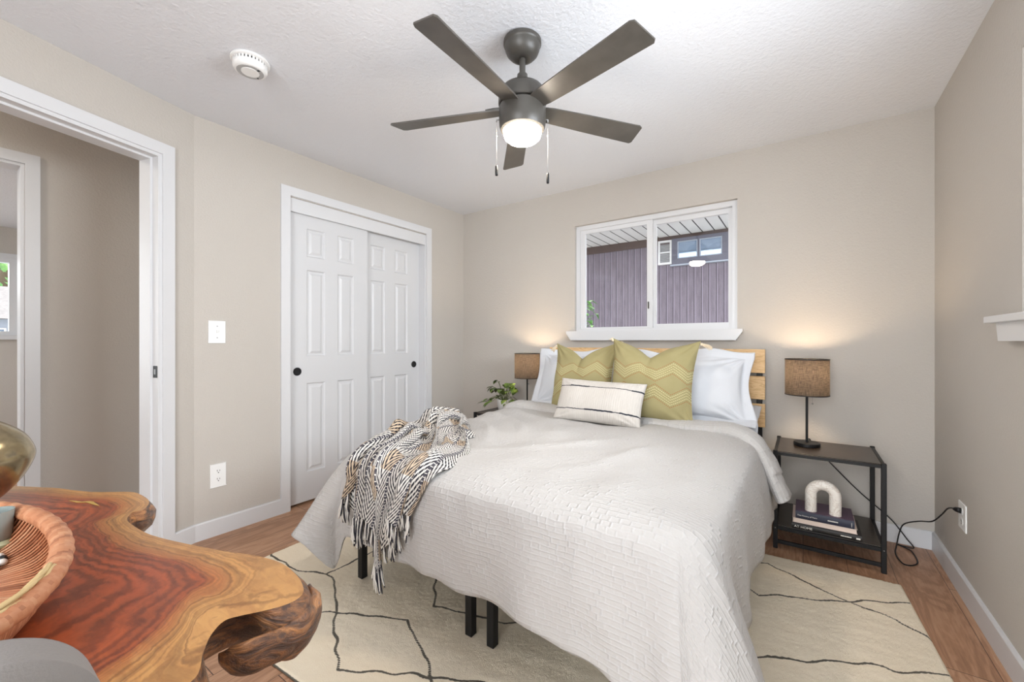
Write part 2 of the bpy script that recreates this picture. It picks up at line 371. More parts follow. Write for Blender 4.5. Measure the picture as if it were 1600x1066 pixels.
def duvet_mesh():
    YH,YF,XLB,XRB=2.62,1.165,-1.775,-.225
    nx,ny,ns=92,72,30
    e=lambda n,p: (lambda q: q)(np.linspace(0,1,n))
    q=np.linspace(-1,1,nx); ux=np.sign(q)*(1-(1-np.abs(q))**1.45)
    xs=(XLB+XRB)/2+ux*(XRB-XLB)/2
    q=np.linspace(0,1,ny); ys=YH+(YF-YH)*(1-(1-q)**1.45)
    X,Y=np.meshgrid(xs,ys)                     # row 0 = head
    # rounded corners in plan
    ax=(X-(XLB+XRB)/2)/((XRB-XLB)/2); ay=np.clip((Y-1.75)/(YF-1.75),0,1)
    k=np.clip(np.abs(ax)**12*ay**12,0,1)
    X=X-np.sign(ax)*.035*k; Y=Y+.035*k
    edge=np.maximum(np.abs(ax)**8,ay**10)
    Z=.618+.034*(1-edge)
    Z=Z+(1-edge)*(.0055*sines(X,Y,10,4)+.0032*sines(X,Y,26,6))
    # soft wrinkles fanning out below the small pillow
    rid=1-np.abs(np.sin(9*(X*.8+Y*1.1)+1.6*sines(X,Y,5,11)))
    Z=Z+.026*rid**3*np.exp(-((X+1.45)/.33)**2-((Y-2.05)/.38)**2)
    rid=1-np.abs(np.sin(7*(X*1.3-Y*.8)+1.4*sines(X,Y,5,21)))
    Z=Z+.017*rid**3*np.exp(-((X+.75)/.5)**2-((Y-1.75)/.3)**2)*(1-edge)
    Z=Z+.03*np.exp(-((X+1.72)/.16)**2-((Y-2.35)/.3)**2)
    Z=Z-.028*np.exp(-((Y-2.66)/.10)**2)
    top=np.stack([X,Y,Z],-1)
    # perimeter column order: left side head->foot, foot left->right, right side foot->head
    per=[(i,0) for i in range(ny)]+[(ny-1,j) for j in range(1,nx)]+[(i,nx-1) for i in range(ny-2,-1,-1)]
    nl=ny-1; nf=ny-1+nx-1
    cL=lambda y: float(np.interp(-y,-ys,np.arange(ny)))
    cF=lambda x: nl+float(np.interp(x,xs,np.arange(nx)))
    cR=lambda y: nf+(ny-1-float(np.interp(-y,-ys,np.arange(ny))))
    K=[ # column, four offsets from the perimeter point
     (cL(2.62),[(-.03,0,-.02),(-.06,0,-.10),(-.08,0,-.24),(-.09,0,-.36)]),
     (cL(1.90),[(-.035,0,-.02),(-.07,0,-.11),(-.09,0,-.24),(-.10,0,-.35)]),
     (cL(1.45),[(-.035,-.01,-.025),(-.08,-.02,-.12),(-.11,-.03,-.25),(-.12,-.04,-.35)]),
     (cL(1.24),[(-.035,-.03,-.03),(-.085,-.08,-.13),(-.11,-.15,-.26),(-.105,-.21,-.345)]),
     (cL(1.19),[(-.03,-.035,-.035),(-.075,-.10,-.14),(-.10,-.19,-.27),(-.09,-.255,-.335)]),
     (nl-1,[(-.02,-.035,-.035),(-.05,-.10,-.15),(-.07,-.19,-.29),(-.06,-.215,-.37)]),
     (nl+1,[(-.005,-.035,-.03),(-.02,-.08,-.14),(-.03,-.15,-.29),(-.03,-.13,-.48)]),
     (cF(-1.735),[(0,-.035,-.03),(.0,-.055,-.12),(-.02,-.075,-.26),(-.035,-.075,-.49)]),
     (cF(-1.69),[(0,-.033,-.028),(-.005,-.048,-.11),(-.015,-.05,-.24),(-.025,-.045,-.36)]),
     (cF(-1.60),[(0,-.032,-.026),(0,-.045,-.11),(.005,-.045,-.24),(.01,-.042,-.345)]),
     (cF(-1.40),[(0,-.03,-.026),(0,-.04,-.11),(0,-.045,-.24),(0,-.042,-.36)]),
     (cF(-1.10),[(0,-.03,-.026),(0,-.042,-.11),(0,-.046,-.24),(0,-.044,-.352)]),
     (cF(-.80),[(0,-.03,-.026),(0,-.042,-.11),(0,-.05,-.24),(0,-.05,-.362)]),
     (cF(-.50),[(0,-.03,-.026),(0,-.044,-.12),(0,-.055,-.26),(0,-.06,-.385)]),
     (cF(-.33),[(0,-.03,-.03),(.005,-.055,-.14),(.015,-.075,-.30),(.02,-.09,-.45)]),
     (cF(-.26),[(.005,-.033,-.032),(.015,-.07,-.15),(.03,-.11,-.32),(.04,-.14,-.50)]),
     (nf-1,[(.02,-.032,-.032),(.06,-.075,-.15),(.12,-.12,-.33),(.175,-.15,-.54)]),
     (nf+1,[(.03,-.02,-.03),(.085,-.04,-.15),(.16,-.06,-.33),(.245,-.075,-.54)]),
     (cR(1.24),[(.032,-.005,-.03),(.068,-.01,-.14),(.13,-.01,-.30),(.19,-.01,-.48)]),
     (cR(1.36),[(.03,0,-.03),(.045,0,-.13),(.055,0,-.27),(.06,0,-.42)]),
     (cR(1.60),[(.03,0,-.03),(.04,0,-.13),(.05,0,-.27),(.062,0,-.42)]),
     (cR(1.95),[(.03,0,-.03),(.05,0,-.13),(.06,0,-.27),(.055,0,-.41)]),
     (cR(2.30),[(.03,0,-.03),(.06,0,-.12),(.085,0,-.25),(.09,0,-.37)]),
     (cR(2.62),[(.03,0,-.03),(.06,0,-.12),(.09,0,-.24),(.10,0,-.33)])]
    col=np.array([a for a,b in K]); off=np.array([b for a,b in K],float)
    n=len(per); cc=np.arange(n,dtype=float)
    tk=np.interp(cc,col,np.arange(len(K)))
    off=catmull(off,tk)                                    # (n,4,3)
    P0=np.array([top[a,b] for a,b in per])
    inn=np.array([top[min(a,ny-2) if a==ny-1 else a, 1 if b==0 else (nx-2 if b==nx-1 else b)] for a,b in per])
    ctrl=np.concatenate([inn[None],P0[None],np.moveaxis(P0[:,None]+off,1,0)],0)   # (6,n,3)
    s=1+4*np.linspace(0,1,ns+1)[1:]**.85
    sk=catmull(ctrl,s)                                     # (ns,n,3)
    sv=np.linspace(0,1,ns+1)[1:][:,None]
    # hanging folds pushed along the outward direction
    out=off[:,3,:].copy(); out[:,2]=0; out/=np.linalg.norm(out,axis=1)[:,None]+1e-6
    L=np.concatenate([[0],np.cumsum(np.linalg.norm(np.diff(P0,axis=0),axis=1)+.25*np.linalg.norm(np.diff(off[:,3],axis=0),axis=1))])
    r=np.random.RandomState(5)
    f=0*L
    for i in range(9): f=f+np.sin(L*(8+20*r.rand())+r.rand()*6.28)
    f=f/3
    fold=(.0075*f)[None]*(sv**1.3)+.0035*sines(np.repeat(L[None],ns,0),sv*.4,38,8)*sv**.5
    rid=1-np.abs(np.sin(L*7.5+.7)); fold=fold+.010*(rid**4)[None]*np.sin(np.clip(sv*1.15,0,1)*3.14)*((L>1.6)&(L<3.3))[None]
    sk=sk+fold[...,None]*out[None]
    sk[...,2]+=(.003*np.sin(L*31)+.004*np.sin(L*17+1))[None]*sv**3
    V=np.concatenate([top.reshape(-1,3),sk.reshape(-1,3)])
    nbr=None
    tid=np.arange(nx*ny).reshape(ny,nx)
    F=[]
    a=tid[:-1,:-1];b=tid[1:,:-1];c=tid[1:,1:];d=tid[:-1,1:]
    F.append(np.stack([a,b,c,d],-1).reshape(-1,4))
    sid=nx*ny+np.arange(ns*n).reshape(ns,n)
    first=np.array([tid[p] for p in per])[None]
    g=np.concatenate([first,sid],0)
    F.append(np.stack([g[:-1,:-1],g[1:,:-1],g[1:,1:],g[:-1,1:]],-1).reshape(-1,4))
    # relax the corners of the bed so the cloth rounds over without a pinch
    FF=np.concatenate(F); E_=np.concatenate([FF[:,[0,1]],FF[:,[1,2]],FF[:,[2,3]],FF[:,[3,0]]])
    wt=np.zeros(len(V))
    for cx,cy in ((XLB+.02,YF+.02),(XRB-.02,YF+.02)): wt=np.maximum(wt,np.exp(-(((V[:,0]-cx)**2+(V[:,1]-cy)**2)/.055**2)-((V[:,2]-.60)/.09)**2))
    for it in range(25):
        acc=np.zeros_like(V); cnt=np.zeros(len(V))
        np.add.at(acc,E_[:,0],V[E_[:,1]]); np.add.at(cnt,E_[:,0],1); np.add.at(acc,E_[:,1],V[E_[:,0]]); np.add.at(cnt,E_[:,1],1)
        V=V+(wt*.6)[:,None]*(acc/cnt[:,None]-V)
    # weave coordinates in metres
    UVt=top[...,:2].reshape(-1,2)
    pathlen=np.cumsum(np.linalg.norm(np.diff(np.concatenate([P0[None],sk],0),axis=0),axis=2),0)
    dirr=out[:,:2].copy()
    dirr=np.array([(-1.,0) if i<nl-4 else ((1.,0) if i>nf+4 else ((0,-1.) if nl+4<i<nf-4 else dirr[i])) for i in range(n)])
    UVs=P0[None,:,:2]+pathlen[...,None]*dirr[None]
    UV=np.concatenate([UVt,UVs.reshape(-1,2)])
    return V,np.concatenate(F),UV
# ------------------------------------------------------------------ helpers: geometry
OFF = {}
def bmnew(): return bmesh.new()
def obj(name, bm, m, parent=None, smooth=False, mats=None):
    """link a bmesh (built in room coordinates) as one mesh object; under a parent it is moved to the parent's base"""
    me = bpy.data.meshes.new(name)
    if parent is not None:
        o0 = OFF[parent.name]
        for v in bm.verts: v.co -= o0
    bmesh.ops.recalc_face_normals(bm, faces=bm.faces[:]) if not getattr(obj, 'raw', False) else None
    bm.to_mesh(me); bm.free()
    for mm in (mats or [m]): me.materials.append(mm)
    if smooth:
        for p in me.polygons: p.use_smooth = True
        if smooth == 'auto':
            try: me.set_sharp_from_angle(angle=R(35))
            except Exception: pass
    o = bpy.data.objects.new(name, me); COL.objects.link(o)
    if parent is not None:
        o.parent = parent; OFF[o.name] = OFF[parent.name]
    else: OFF[o.name] = Vector((0, 0, 0))
    return o
def thing(name, loc, label, cat, group=None):
    o = bpy.data.objects.new(name, None); COL.objects.link(o); o.location = loc
    o.empty_display_size = .05
    OFF[o.name] = Vector(loc)
    return tag(o, label, cat, group)
def tag(o, label, cat, group=None, kind=None):
    o['label'] = label; o['category'] = cat
    if group: o['group'] = group
    if kind: o['kind'] = kind
    return o
def solo(name, loc, bm, m, label, cat, group=None, smooth=False, mats=None):
    """a thing that is one mesh, origin at its base"""
    for v in bm.verts: v.co -= Vector(loc)
    o = obj(name, bm, m, None, smooth, mats); o.location = loc; OFF[o.name] = Vector(loc)
    return tag(o, label, cat, group)
def struct(o): o['kind'] = 'structure'; return o
def box(bm, x0, x1, y0, y1, z0, z1, bev=0, seg=2, mi=0, mtx=None):
    g = bmesh.ops.create_cube(bm, size=1); vs = g['verts']
    for v in vs:
        v.co = Vector((x0 + (v.co.x + .5) * (x1 - x0), y0 + (v.co.y + .5) * (y1 - y0), z0 + (v.co.z + .5) * (z1 - z0)))
        if mtx: v.co = mtx @ v.co
    fs = list({f for v in vs for f in v.link_faces})
    for f in fs: f.material_index = mi
    if bev:
        r = bmesh.ops.bevel(bm, geom=list({e for v in vs for e in v.link_edges}), offset=bev, segments=seg, profile=.5, affect='EDGES')
        for f in r['faces']: f.material_index = mi
    return bm
def ring(c, u, v, r, n, ph=0): return [c + u * (r * math.cos(ph + 2 * math.pi * i / n)) + v * (r * math.sin(ph + 2 * math.pi * i / n)) for i in range(n)]
def tube(bm, pts, r, n=8, cap=True, mi=0, flat=None, up=None):
    """round (or elliptical: flat=(a,b)) tube along a polyline; r a number or one per point"""
    pts = [Vector(p) for p in pts]; rows = []; prev = None
    for i, p in enumerate(pts):
        d = (pts[min(i + 1, len(pts) - 1)] - pts[max(i - 1, 0)]).normalized()
        if prev is None:
            a = Vector(up) if up else (Vector((0, 0, 1)) if abs(d.z) < .9 else Vector((1, 0, 0)))
            u = (a - d * a.dot(d)).normalized()
        else: u = (prev - d * prev.dot(d)).normalized()
        prev = u; v = d.cross(u)
        rr = r[i] if hasattr(r, '__len__') else r
        fa = flat[i] if flat and hasattr(flat[0], '__len__') else (flat or (1, 1))
        rows.append([bm.verts.new(p + u * (rr * fa[0] * math.cos(6.28319 * k / n)) + v * (rr * fa[1] * math.sin(6.28319 * k / n))) for k in range(n)])
    for a, b in zip(rows, rows[1:]):
        for k in range(n):
            f = bm.faces.new((a[k], a[(k + 1) % n], b[(k + 1) % n], b[k])); f.material_index = mi
    if cap:
        for rw in (rows[0], rows[-1]):
            f = bm.faces.new(rw); f.material_index = mi
    return rows
def lathe(bm, prof, c=(0, 0, 0), n=32, mi=0, closed_top=True, closed_bot=True):
    c = Vector(c); rows = []
    for r, z in prof:
        rows.append([bm.verts.new(c + Vector((r * math.cos(6.28319 * k / n), r * math.sin(6.28319 * k / n), z))) for k in range(n)])
    for a, b in zip(rows, rows[1:]):
        for k in range(n):
            f = bm.faces.new((a[k], a[(k + 1) % n], b[(k + 1) % n], b[k])); f.material_index = mi
    if closed_bot: bm.faces.new(rows[0]).material_index = mi
    if closed_top: bm.faces.new(rows[-1]).material_index = mi
    return rows
def poly_prism(bm, pts, d, mi=0):
    """closed polygon (list of Vectors) pushed along the vector d"""
    a = [bm.verts.new(p) for p in pts]; b = [bm.verts.new(Vector(p) + Vector(d)) for p in pts]
    bm.faces.new(a).material_index = mi; bm.faces.new(b[::-1]).material_index = mi
    n = len(a)
    for i in range(n): bm.faces.new((a[i], b[i], b[(i + 1) % n], a[(i + 1) % n])).material_index = mi
def sphere(bm, c, r, n=12, sc=(1, 1, 1), mi=0):
    g = bmesh.ops.create_uvsphere(bm, u_segments=n, v_segments=max(6, n * 2 // 3), radius=1)
    for v in g['verts']: v.co = Vector(c) + Vector((v.co.x * r * sc[0], v.co.y * r * sc[1], v.co.z * r * sc[2]))
    for f in {f for v in g['verts'] for f in v.link_faces}: f.material_index = mi
def wall_mesh(o, u, nrm, u0, u1, z0, z1, th, holes):
    """a slab of wall with through holes, one connected mesh: o origin, u direction along, nrm direction of thickness"""
    bm = bmnew(); o = Vector(o); u = Vector(u).normalized(); nrm = Vector(nrm).normalized()
    us = sorted({u0, u1} | {h[k] for h in holes for k in (0, 1)}); zs = sorted({z0, z1} | {h[k] for h in holes for k in (2, 3)})
    vv = {}
    def V(a, b, c):
        if (a, b, c) not in vv: vv[a, b, c] = bm.verts.new(o + u * us[a] + Vector((0, 0, zs[b])) + nrm * (th * c))
        return vv[a, b, c]
    nu, nz = len(us) - 1, len(zs) - 1
    def solid(i, j):
        if not (0 <= i < nu and 0 <= j < nz): return False
        cu, cz = (us[i] + us[i + 1]) / 2, (zs[j] + zs[j + 1]) / 2
        return not any(h[0] < cu < h[1] and h[2] < cz < h[3] for h in holes)
    for i in range(nu):
        for j in range(nz):
            if not solid(i, j): continue
            for c in (0, 1): bm.faces.new((V(i, j, c), V(i + 1, j, c), V(i + 1, j + 1, c), V(i, j + 1, c)))
            for (di, dj, p, q) in ((-1, 0, (i, j), (i, j + 1)), (1, 0, (i + 1, j), (i + 1, j + 1)), (0, -1, (i, j), (i + 1, j)), (0, 1, (i, j + 1), (i + 1, j + 1))):
                if not solid(i + di, j + dj): bm.faces.new((V(*p, 0), V(*q, 0), V(*q, 1), V(*p, 1)))
    return bm
def frame_ring(bm, o, u, nrm, u0, u1, z0, z1, w, d, bev=0, ws=None):
    """rectangular frame; w bar width (or ws = left,right,bottom,top), d depth along nrm"""
    wl, wr, wb, wt = ws or (w, w, w, w); o = Vector(o); u = Vector(u).normalized(); nrm = Vector(nrm).normalized()
    P = lambda a, z, c: bm.verts.new(o + u * a + Vector((0, 0, z)) + nrm * c)
    O = [[P(a, z, c) for a, z in ((u0, z0), (u1, z0), (u1, z1), (u0, z1))] for c in (0, d)]
    I = [[P(a, z, c) for a, z in ((u0 + wl, z0 + wb), (u1 - wr, z0 + wb), (u1 - wr, z1 - wt), (u0 + wl, z1 - wt))] for c in (0, d)]
    for k in range(4):
        l = (k + 1) % 4
        bm.faces.new((O[0][k], O[0][l], I[0][l], I[0][k])); bm.faces.new((O[1][k], O[1][l], I[1][l], I[1][k]))
        bm.faces.new((O[0][k], O[0][l], O[1][l], O[1][k])); bm.faces.new((I[0][k], I[0][l], I[1][l], I[1][k]))
def casing(bm, o, u, nrm, u0, u1, zt, w, d):
    """three-sided flat door casing from the floor, outer edges u0,u1,zt"""
    o = Vector(o); u = Vector(u).normalized(); nrm = Vector(nrm).normalized()
    prof = [(u0, 0), (u0, zt), (u1, zt), (u1, 0), (u1 - w, 0), (u1 - w, zt - w), (u0 + w, zt - w), (u0 + w, 0)]
    poly_prism(bm, [o + u * a + Vector((0, 0, z)) for a, z in prof], nrm * d)
def obox(bm, o, u, nrm, u0, u1, n0, n1, z0, z1, bev=0, mi=0):
    """box in a wall's own directions"""
    u = Vector(u).normalized(); nrm = Vector(nrm).normalized()
    m = Matrix(((u.x, nrm.x, 0, o[0]), (u.y, nrm.y, 0, o[1]), (0, 0, 1, o[2]), (0, 0, 0, 1)))
    box(bm, u0, u1, n0, n1, z0, z1, bev, 2, mi, m)
def copy_tree(root, loc, label=None, name=None):
    c = root.copy(); COL.objects.link(c); c.location = loc
    if label: c['label'] = label
    def rec(src, dst):
        for ch in list(src.children):
            k = ch.copy(); COL.objects.link(k); k.parent = dst; rec(ch, k)
    rec(root, c); return c
def catm(P, n):
    P = [Vector(p) for p in P]; out = []
    for i in range(len(P) - 1):
        a = P[i - 1] if i else 2 * P[0] - P[1]; b, c = P[i], P[i + 1]; d = P[i + 2] if i + 2 < len(P) else 2 * P[-1] - P[-2]
        for k in range(n):
            t = k / n
            out.append(.5 * (2 * b + (c - a) * t + (2 * a - 5 * b + 4 * c - d) * t * t + (3 * b - a - 3 * c + d) * t ** 3))
    out.append(P[-1]); return out
def catm_closed(P, n):
    P = [Vector(p) for p in P]; k = len(P); out = []
    for i in range(k):
        a, b, c, d = P[i - 1], P[i], P[(i + 1) % k], P[(i + 2) % k]
        for q in range(n):
            t = q / n
            out.append(.5 * (2 * b + (c - a) * t + (2 * a - 5 * b + 4 * c - d) * t * t + (3 * b - a - 3 * c + d) * t ** 3))
    return out
def npmesh(name, V, F, m, UV=None, smooth=True, base=(0, 0, 0)):
    me = bpy.data.meshes.new(name); V = np.asarray(V, float) - np.asarray(base, float)
    me.from_pydata(V.tolist(), [], np.asarray(F).tolist()); me.materials.append(m)
    if UV is not None:
        lay = me.uv_layers.new(name='UVMap'); li = np.empty(len(me.loops), np.int32); me.loops.foreach_get('vertex_index', li)
        lay.data.foreach_set('uv', np.ascontiguousarray(np.asarray(UV, np.float32)[li]).reshape(-1))
    if smooth: me.polygons.foreach_set('use_smooth', np.ones(len(me.polygons), bool))
    me.update(); o = bpy.data.objects.new(name, me); COL.objects.link(o); OFF[o.name] = Vector(base); return o
def text(name, s, size, mtx, m, parent, ext=.0003, align='LEFT', sx=1):
    cu = bpy.data.curves.new(name, 'FONT'); cu.body = s; cu.size = size; cu.extrude = ext; cu.align_x = align; cu.align_y = 'CENTER'
    t = bpy.data.objects.new(name, cu); COL.objects.link(t)
    me = bpy.data.meshes.new_from_object(t.evaluated_get(bpy.context.evaluated_depsgraph_get()))
    COL.objects.unlink(t); bpy.data.objects.remove(t)
    me.transform(Matrix.Translation(-OFF[parent.name]) @ mtx @ Matrix.Diagonal((sx, 1, 1, 1)))
    me.materials.clear(); me.materials.append(m)
    o = bpy.data.objects.new(name, me); COL.objects.link(o); o.parent = parent; OFF[o.name] = OFF[parent.name]; return o

# ------------------------------------------------------------------ the room
XL, XR, YB, H = -2.853, .594, 3.215, 2.44
XH, XF = -3.606, -7.40                         # hall wall, far room wall
YF0 = -1.55                                    # where the modelled part of the place ends, behind the camera
EO = Vector((XL, .915, 0)); EU = Vector((.2957, -.9553, 0)); EN = Vector((.9553, .2957, 0))   # angled entry wall

bm = bmnew(); box(bm, XF - .3, XR + .12, YF0, YB + .12, -.08, 0); struct(obj('floor', bm, M['floor']))
bm = bmnew(); box(bm, XF - .3, XR + .12, YF0, YB + .12, H, H + .1); struct(obj('ceiling', bm, M['ceiling']))
struct(obj('wall_back', wall_mesh((0, YB, 0), (1, 0, 0), (0, 1, 0), XL - .12, XR + .12, 0, H, .14, [(-1.593, -.368, 1.228, 2.125)]), M['wall']))
struct(obj('wall_right', wall_mesh((XR, 0, 0), (0, 1, 0), (1, 0, 0), YF0, YB, 0, H, .12, [(.75, 2.095, 1.238, 2.12)]), M['wall']))
struct(obj('wall_left', wall_mesh((XL, 0, 0), (0, 1, 0), (-1, 0, 0), .915, YB, 0, H, .12, [(1.455, 2.703, 0, 2.13)]), M['wall']))
struct(obj('wall_entry', wall_mesh(EO, EU, -EN, 0, 2.5, 0, H, .12, [(.168, .965, 0, 2.145)]), M['wall']))
bm = bmnew(); box(bm, -3.55, -3.45, .97, YB, 0, H); struct(obj('wall_closet', bm, M['wall']))
struct(obj('wall_hall', wall_mesh((XH, 0, 0), (0, 1, 0), (-1, 0, 0), YF0, .96, 0, H, .12, [(-.42, .358, 0, 2.15)]), M['wall']))
bm = bmnew(); box(bm, XH, -2.985, .862, .962, 0, H); struct(obj('wall_hall_end', bm, M['wall']))
struct(obj('wall_far', wall_mesh((XF, 0, 0), (0, 1, 0), (-1, 0, 0), YF0, 1.35, 0, H, .12, [(-.75, .68, 1.21, 2.09)]), M['wall']))
bm = bmnew(); box(bm, XF, XH - .12, 1.25, 1.35, 0, H); struct(obj('wall_far_side', bm, M['wall']))

struct(obj('wall_front', wall_mesh((0, YF0, 0), (1, 0, 0), (0, -1, 0), XF, XR + .12, 0, H, .12, [(-.98, .50, 0, 2.30), (-6.9, -4.2, .6, 2.3)]), M['wall']))  # both openings added, out of view, to let light into bedroom and far room

def baseboard(name, o, u, nrm, u0, u1, h=.10, th=.014):
    bm = bmnew(); o = Vector(o); u = Vector(u).normalized(); nrm = Vector(nrm).normalized()
    pr = [(0, 0), (th, 0), (th, h - .006), (th - .004, h), (0, h)]
    poly_prism(bm, [o + u * u0 + nrm * a + Vector((0, 0, z)) for a, z in pr], u * (u1 - u0))
    return struct(obj(name, bm, M['white']))
baseboard('baseboard_back', (0, YB, 0), (1, 0, 0), (0, -1, 0), XL, XR)
baseboard('baseboard_right', (XR, 0, 0), (0, 1, 0), (-1, 0, 0), YF0, YB - .014)
baseboard('baseboard_left', (XL, 0, 0), (0, 1, 0), (1, 0, 0), .915, 1.395)
baseboard('baseboard_left_corner', (XL, 0, 0), (0, 1, 0), (1, 0, 0), 2.763, YB - .014)
baseboard('baseboard_entry', EO, EU, EN, 0, .109)
baseboard('baseboard_hall', (XH, 0, 0), (0, 1, 0), (1, 0, 0), .416, .862)
baseboard('baseboard_far', (XF, 0, 0), (0, 1, 0), (1, 0, 0), YF0, 1.25)

# bedroom doorway in the angled wall
bm = bmnew(); casing(bm, EO, EU, EN, .109, 1.024, 2.203, .059, .014); struct(obj('trim_1', bm, M['white']))
bm = bmnew()                                                              # jamb lining with its stop
prof = [(.168, 0), (.168, 2.145), (.965, 2.145), (.965, 0), (.947, 0), (.947, 2.127), (.186, 2.127), (.186, 0)]
poly_prism(bm, [EO + EU * a + Vector((0, 0, z)) + EN * .004 for a, z in prof], -EN * .128)
prof = [(.186, 0), (.186, 2.127), (.947, 2.127), (.947, 0), (.936, 0), (.936, 2.116), (.197, 2.116), (.197, 0)]
poly_prism(bm, [EO + EU * a + Vector((0, 0, z)) - EN * .040 for a, z in prof], -EN * .084)
jamb = struct(obj('trim_2', bm, M['white']))
bm = bmnew(); obox(bm, EO, EU, EN, .186, .1885, -.032, -.002, .955, 1.018, .001)
sp = obj('strike_plate', bm, M['strike'], jamb); sp['label'] = 'dark metal strike plate'
bm = bmnew(); obox(bm, EO, EU, EN, .1878, .1892, -.024, -.012, .973, 1.0, 0); obj('latch_hole', bm, M['steel'], sp)

# hall doorway
bm = bmnew(); casing(bm, (XH, 0, 0), (0, 1, 0), (1, 0, 0), -.478, .416, 2.208, .058, .014); struct(obj('trim_3', bm, M['white']))
bm = bmnew(); prof = [(-.42, 0), (-.42, 2.15), (.358, 2.15), (.358, 0), (.342, 0), (.342, 2.134), (-.404, 2.134), (-.404, 0)]
poly_prism(bm, [Vector((XH + .003, a, z)) for a, z in prof], Vector((-.126, 0, 0))); struct(obj('trim_4', bm, M['white']))

# closet: casing, fascia board and two sliding six panel doors
bm = bmnew(); casing(bm, (XL, 0, 0), (0, 1, 0), (1, 0, 0), 1.395, 2.763, 2.195, .06, .014); struct(obj('trim_5', bm, M['white']))
bm = bmnew(); box(bm, XL - .022, XL - .004, 1.456, 2.702, 2.036, 2.129, .002); struct(obj('trim_6', bm, M['white']))
bm = bmnew(); box(bm, XL - .12, XL - .001, 2.690, 2.7025, 0, 2.12); box(bm, XL - .12, XL - .001, 1.4555, 1.464, 0, 2.12)
struct(obj('trim_7', bm, M['white']))
def panel_door(name, y0, y1, xf, pull_y):
    bm = bmnew(); z0, z1 = .018, 2.06; w = y1 - y0
    cols = [(y0 + .147, y0 + .285), (y1 - .263, y1 - .125)] if name == 'door_1' else [(y0 + .110, y0 + .255), (y1 - .285, y1 - .140)]
    rows = [(.222, .852), (1.042, 1.655), (1.748, 1.948)]
    us = sorted({y0, y1} | {a for c in cols for a in c}); zs = sorted({z0, z1} | {a for c in rows for a in c})
    vv = {}
    def V(i, j):
        if (i, j) not in vv: vv[i, j] = bm.verts.new((xf, us[i], zs[j]))
        return vv[i, j]
    for i in range(len(us) - 1):
        for j in range(len(zs) - 1):
            q = [V(i, j), V(i + 1, j), V(i + 1, j + 1), V(i, j + 1)]
            if (us[i], us[i + 1]) in cols and (zs[j], zs[j + 1]) in rows:
                for ins, dep in ((.008, -.009), (.020, -.009), (.036, -.002)):
                    nq = [bm.verts.new((xf + dep, a, b)) for a, b in ((us[i] + ins, zs[j] + ins), (us[i + 1] - ins, zs[j] + ins), (us[i + 1] - ins, zs[j + 1] - ins), (us[i] + ins, zs[j + 1] - ins))]
                    for k in range(4): bm.faces.new((q[k], q[(k + 1) % 4], nq[(k + 1) % 4], nq[k]))
                    q = nq
            bm.faces.new(q)
    # sides and back
    th = .034; n, m = len(us) - 1, len(zs) - 1
    border = [(i, 0) for i in range(n)] + [(n, j) for j in range(m)] + [(i, m) for i in range(n, 0, -1)] + [(0, j) for j in range(m, 0, -1)]
    back = {b: bm.verts.new((xf - th, us[b[0]], zs[b[1]])) for b in border}
    for a, b in zip(border, border[1:] + border[:1]): bm.faces.new((vv[a], vv[b], back[b], back[a]))
    bm.faces.new([back[b] for b in border])
    d = struct(obj(name, bm, M['door']))
    bm = bmnew(); c = Vector((xf, pull_y, .937)); X, Y, Z = Vector((1, 0, 0)), Vector((0, 1, 0)), Vector((0, 0, 1))
    rr = []
    for r, dx in ((.0285, -.003), (.0285, .003), (.026, .005), (.0225, .0045), (.0205, .0008)):
        rr.append([bm.verts.new(p) for p in ring(c + X * dx, Y, Z, r, 32)])
    for a, b in zip(rr, rr[1:]):
        for k in range(32): bm.faces.new((a[k], a[(k + 1) % 32], b[(k + 1) % 32], b[k]))
    bm.faces.new(rr[-1])
    p = obj('finger_pull', bm, M['black'], d, 'auto'); p['label'] = 'round black recessed pull'
    return d
panel_door('door_1', 1.446, 2.094, XL - .030, 1.524)
panel_door('door_2', 2.045, 2.689, XL - .075, 2.622)
bm = bmnew(); box(bm, XL - .118, XL - .012, 1.4645, 2.6895, 2.062, 2.128); struct(obj('trim_8', bm, M['white']))   # header track above the doors

# back window (two sashes, drywall return) with its sill
bm = bmnew(); U, N = (1, 0, 0), (0, 1, 0)
frame_ring(bm, (0, YB + .030, 0), U, N, -1.592, -.369, 1.229, 2.124, .04, .075, ws=(.034, .034, .022, .036))
win = struct(obj('window_1', bm, M['vinyl']))
bm = bmnew(); frame_ring(bm, (0, YB + .036, 0), U, N, -1.557, -.951, 1.252, 2.087, .042, .028, ws=(.044, .042, .012, .033)); sa = obj('sash', bm, M['vinyl'], win)
bm = bmnew(); box(bm, -1.515, -.992, YB + .0485, YB + .0515, 1.262, 2.056); obj('pane', bm, M['glass'], sa)
bm = bmnew(); box(bm, -.985, -.975, YB + .026, YB + .0355, 1.40, 1.455, .003); l_ = obj('latch', bm, M['bronze'], sa); l_['label'] = 'dark latch'
bm = bmnew(); frame_ring(bm, (0, YB + .068, 0), U, N, -.968, -.404, 1.252, 2.087, .03, .028, ws=(.036, .028, .030, .036)); sb = obj('sash', bm, M['vinyl'], win)
bm = bmnew(); box(bm, -.934, -.430, YB + .0805, YB + .0835, 1.28, 2.053); obj('pane', bm, M['glass'], sb)
bm = bmnew()
poly_prism(bm, [Vector(p) for p in ((-1.647, YB - .055, 1.232), (-.332, YB - .055, 1.232), (-.332, YB - .055, 1.214), (-.372, YB - .055, 1.156), (-1.604, YB - .055, 1.156), (-1.647, YB - .055, 1.214))], (0, .0545, 0))
si = obj('window_sill', bm, M['white'], win)
bm = bmnew(); box(bm, -1.592, -.369, YB - .001, YB + .031, 1.2282, 1.2325); obj('stool', bm, M['white'], win)

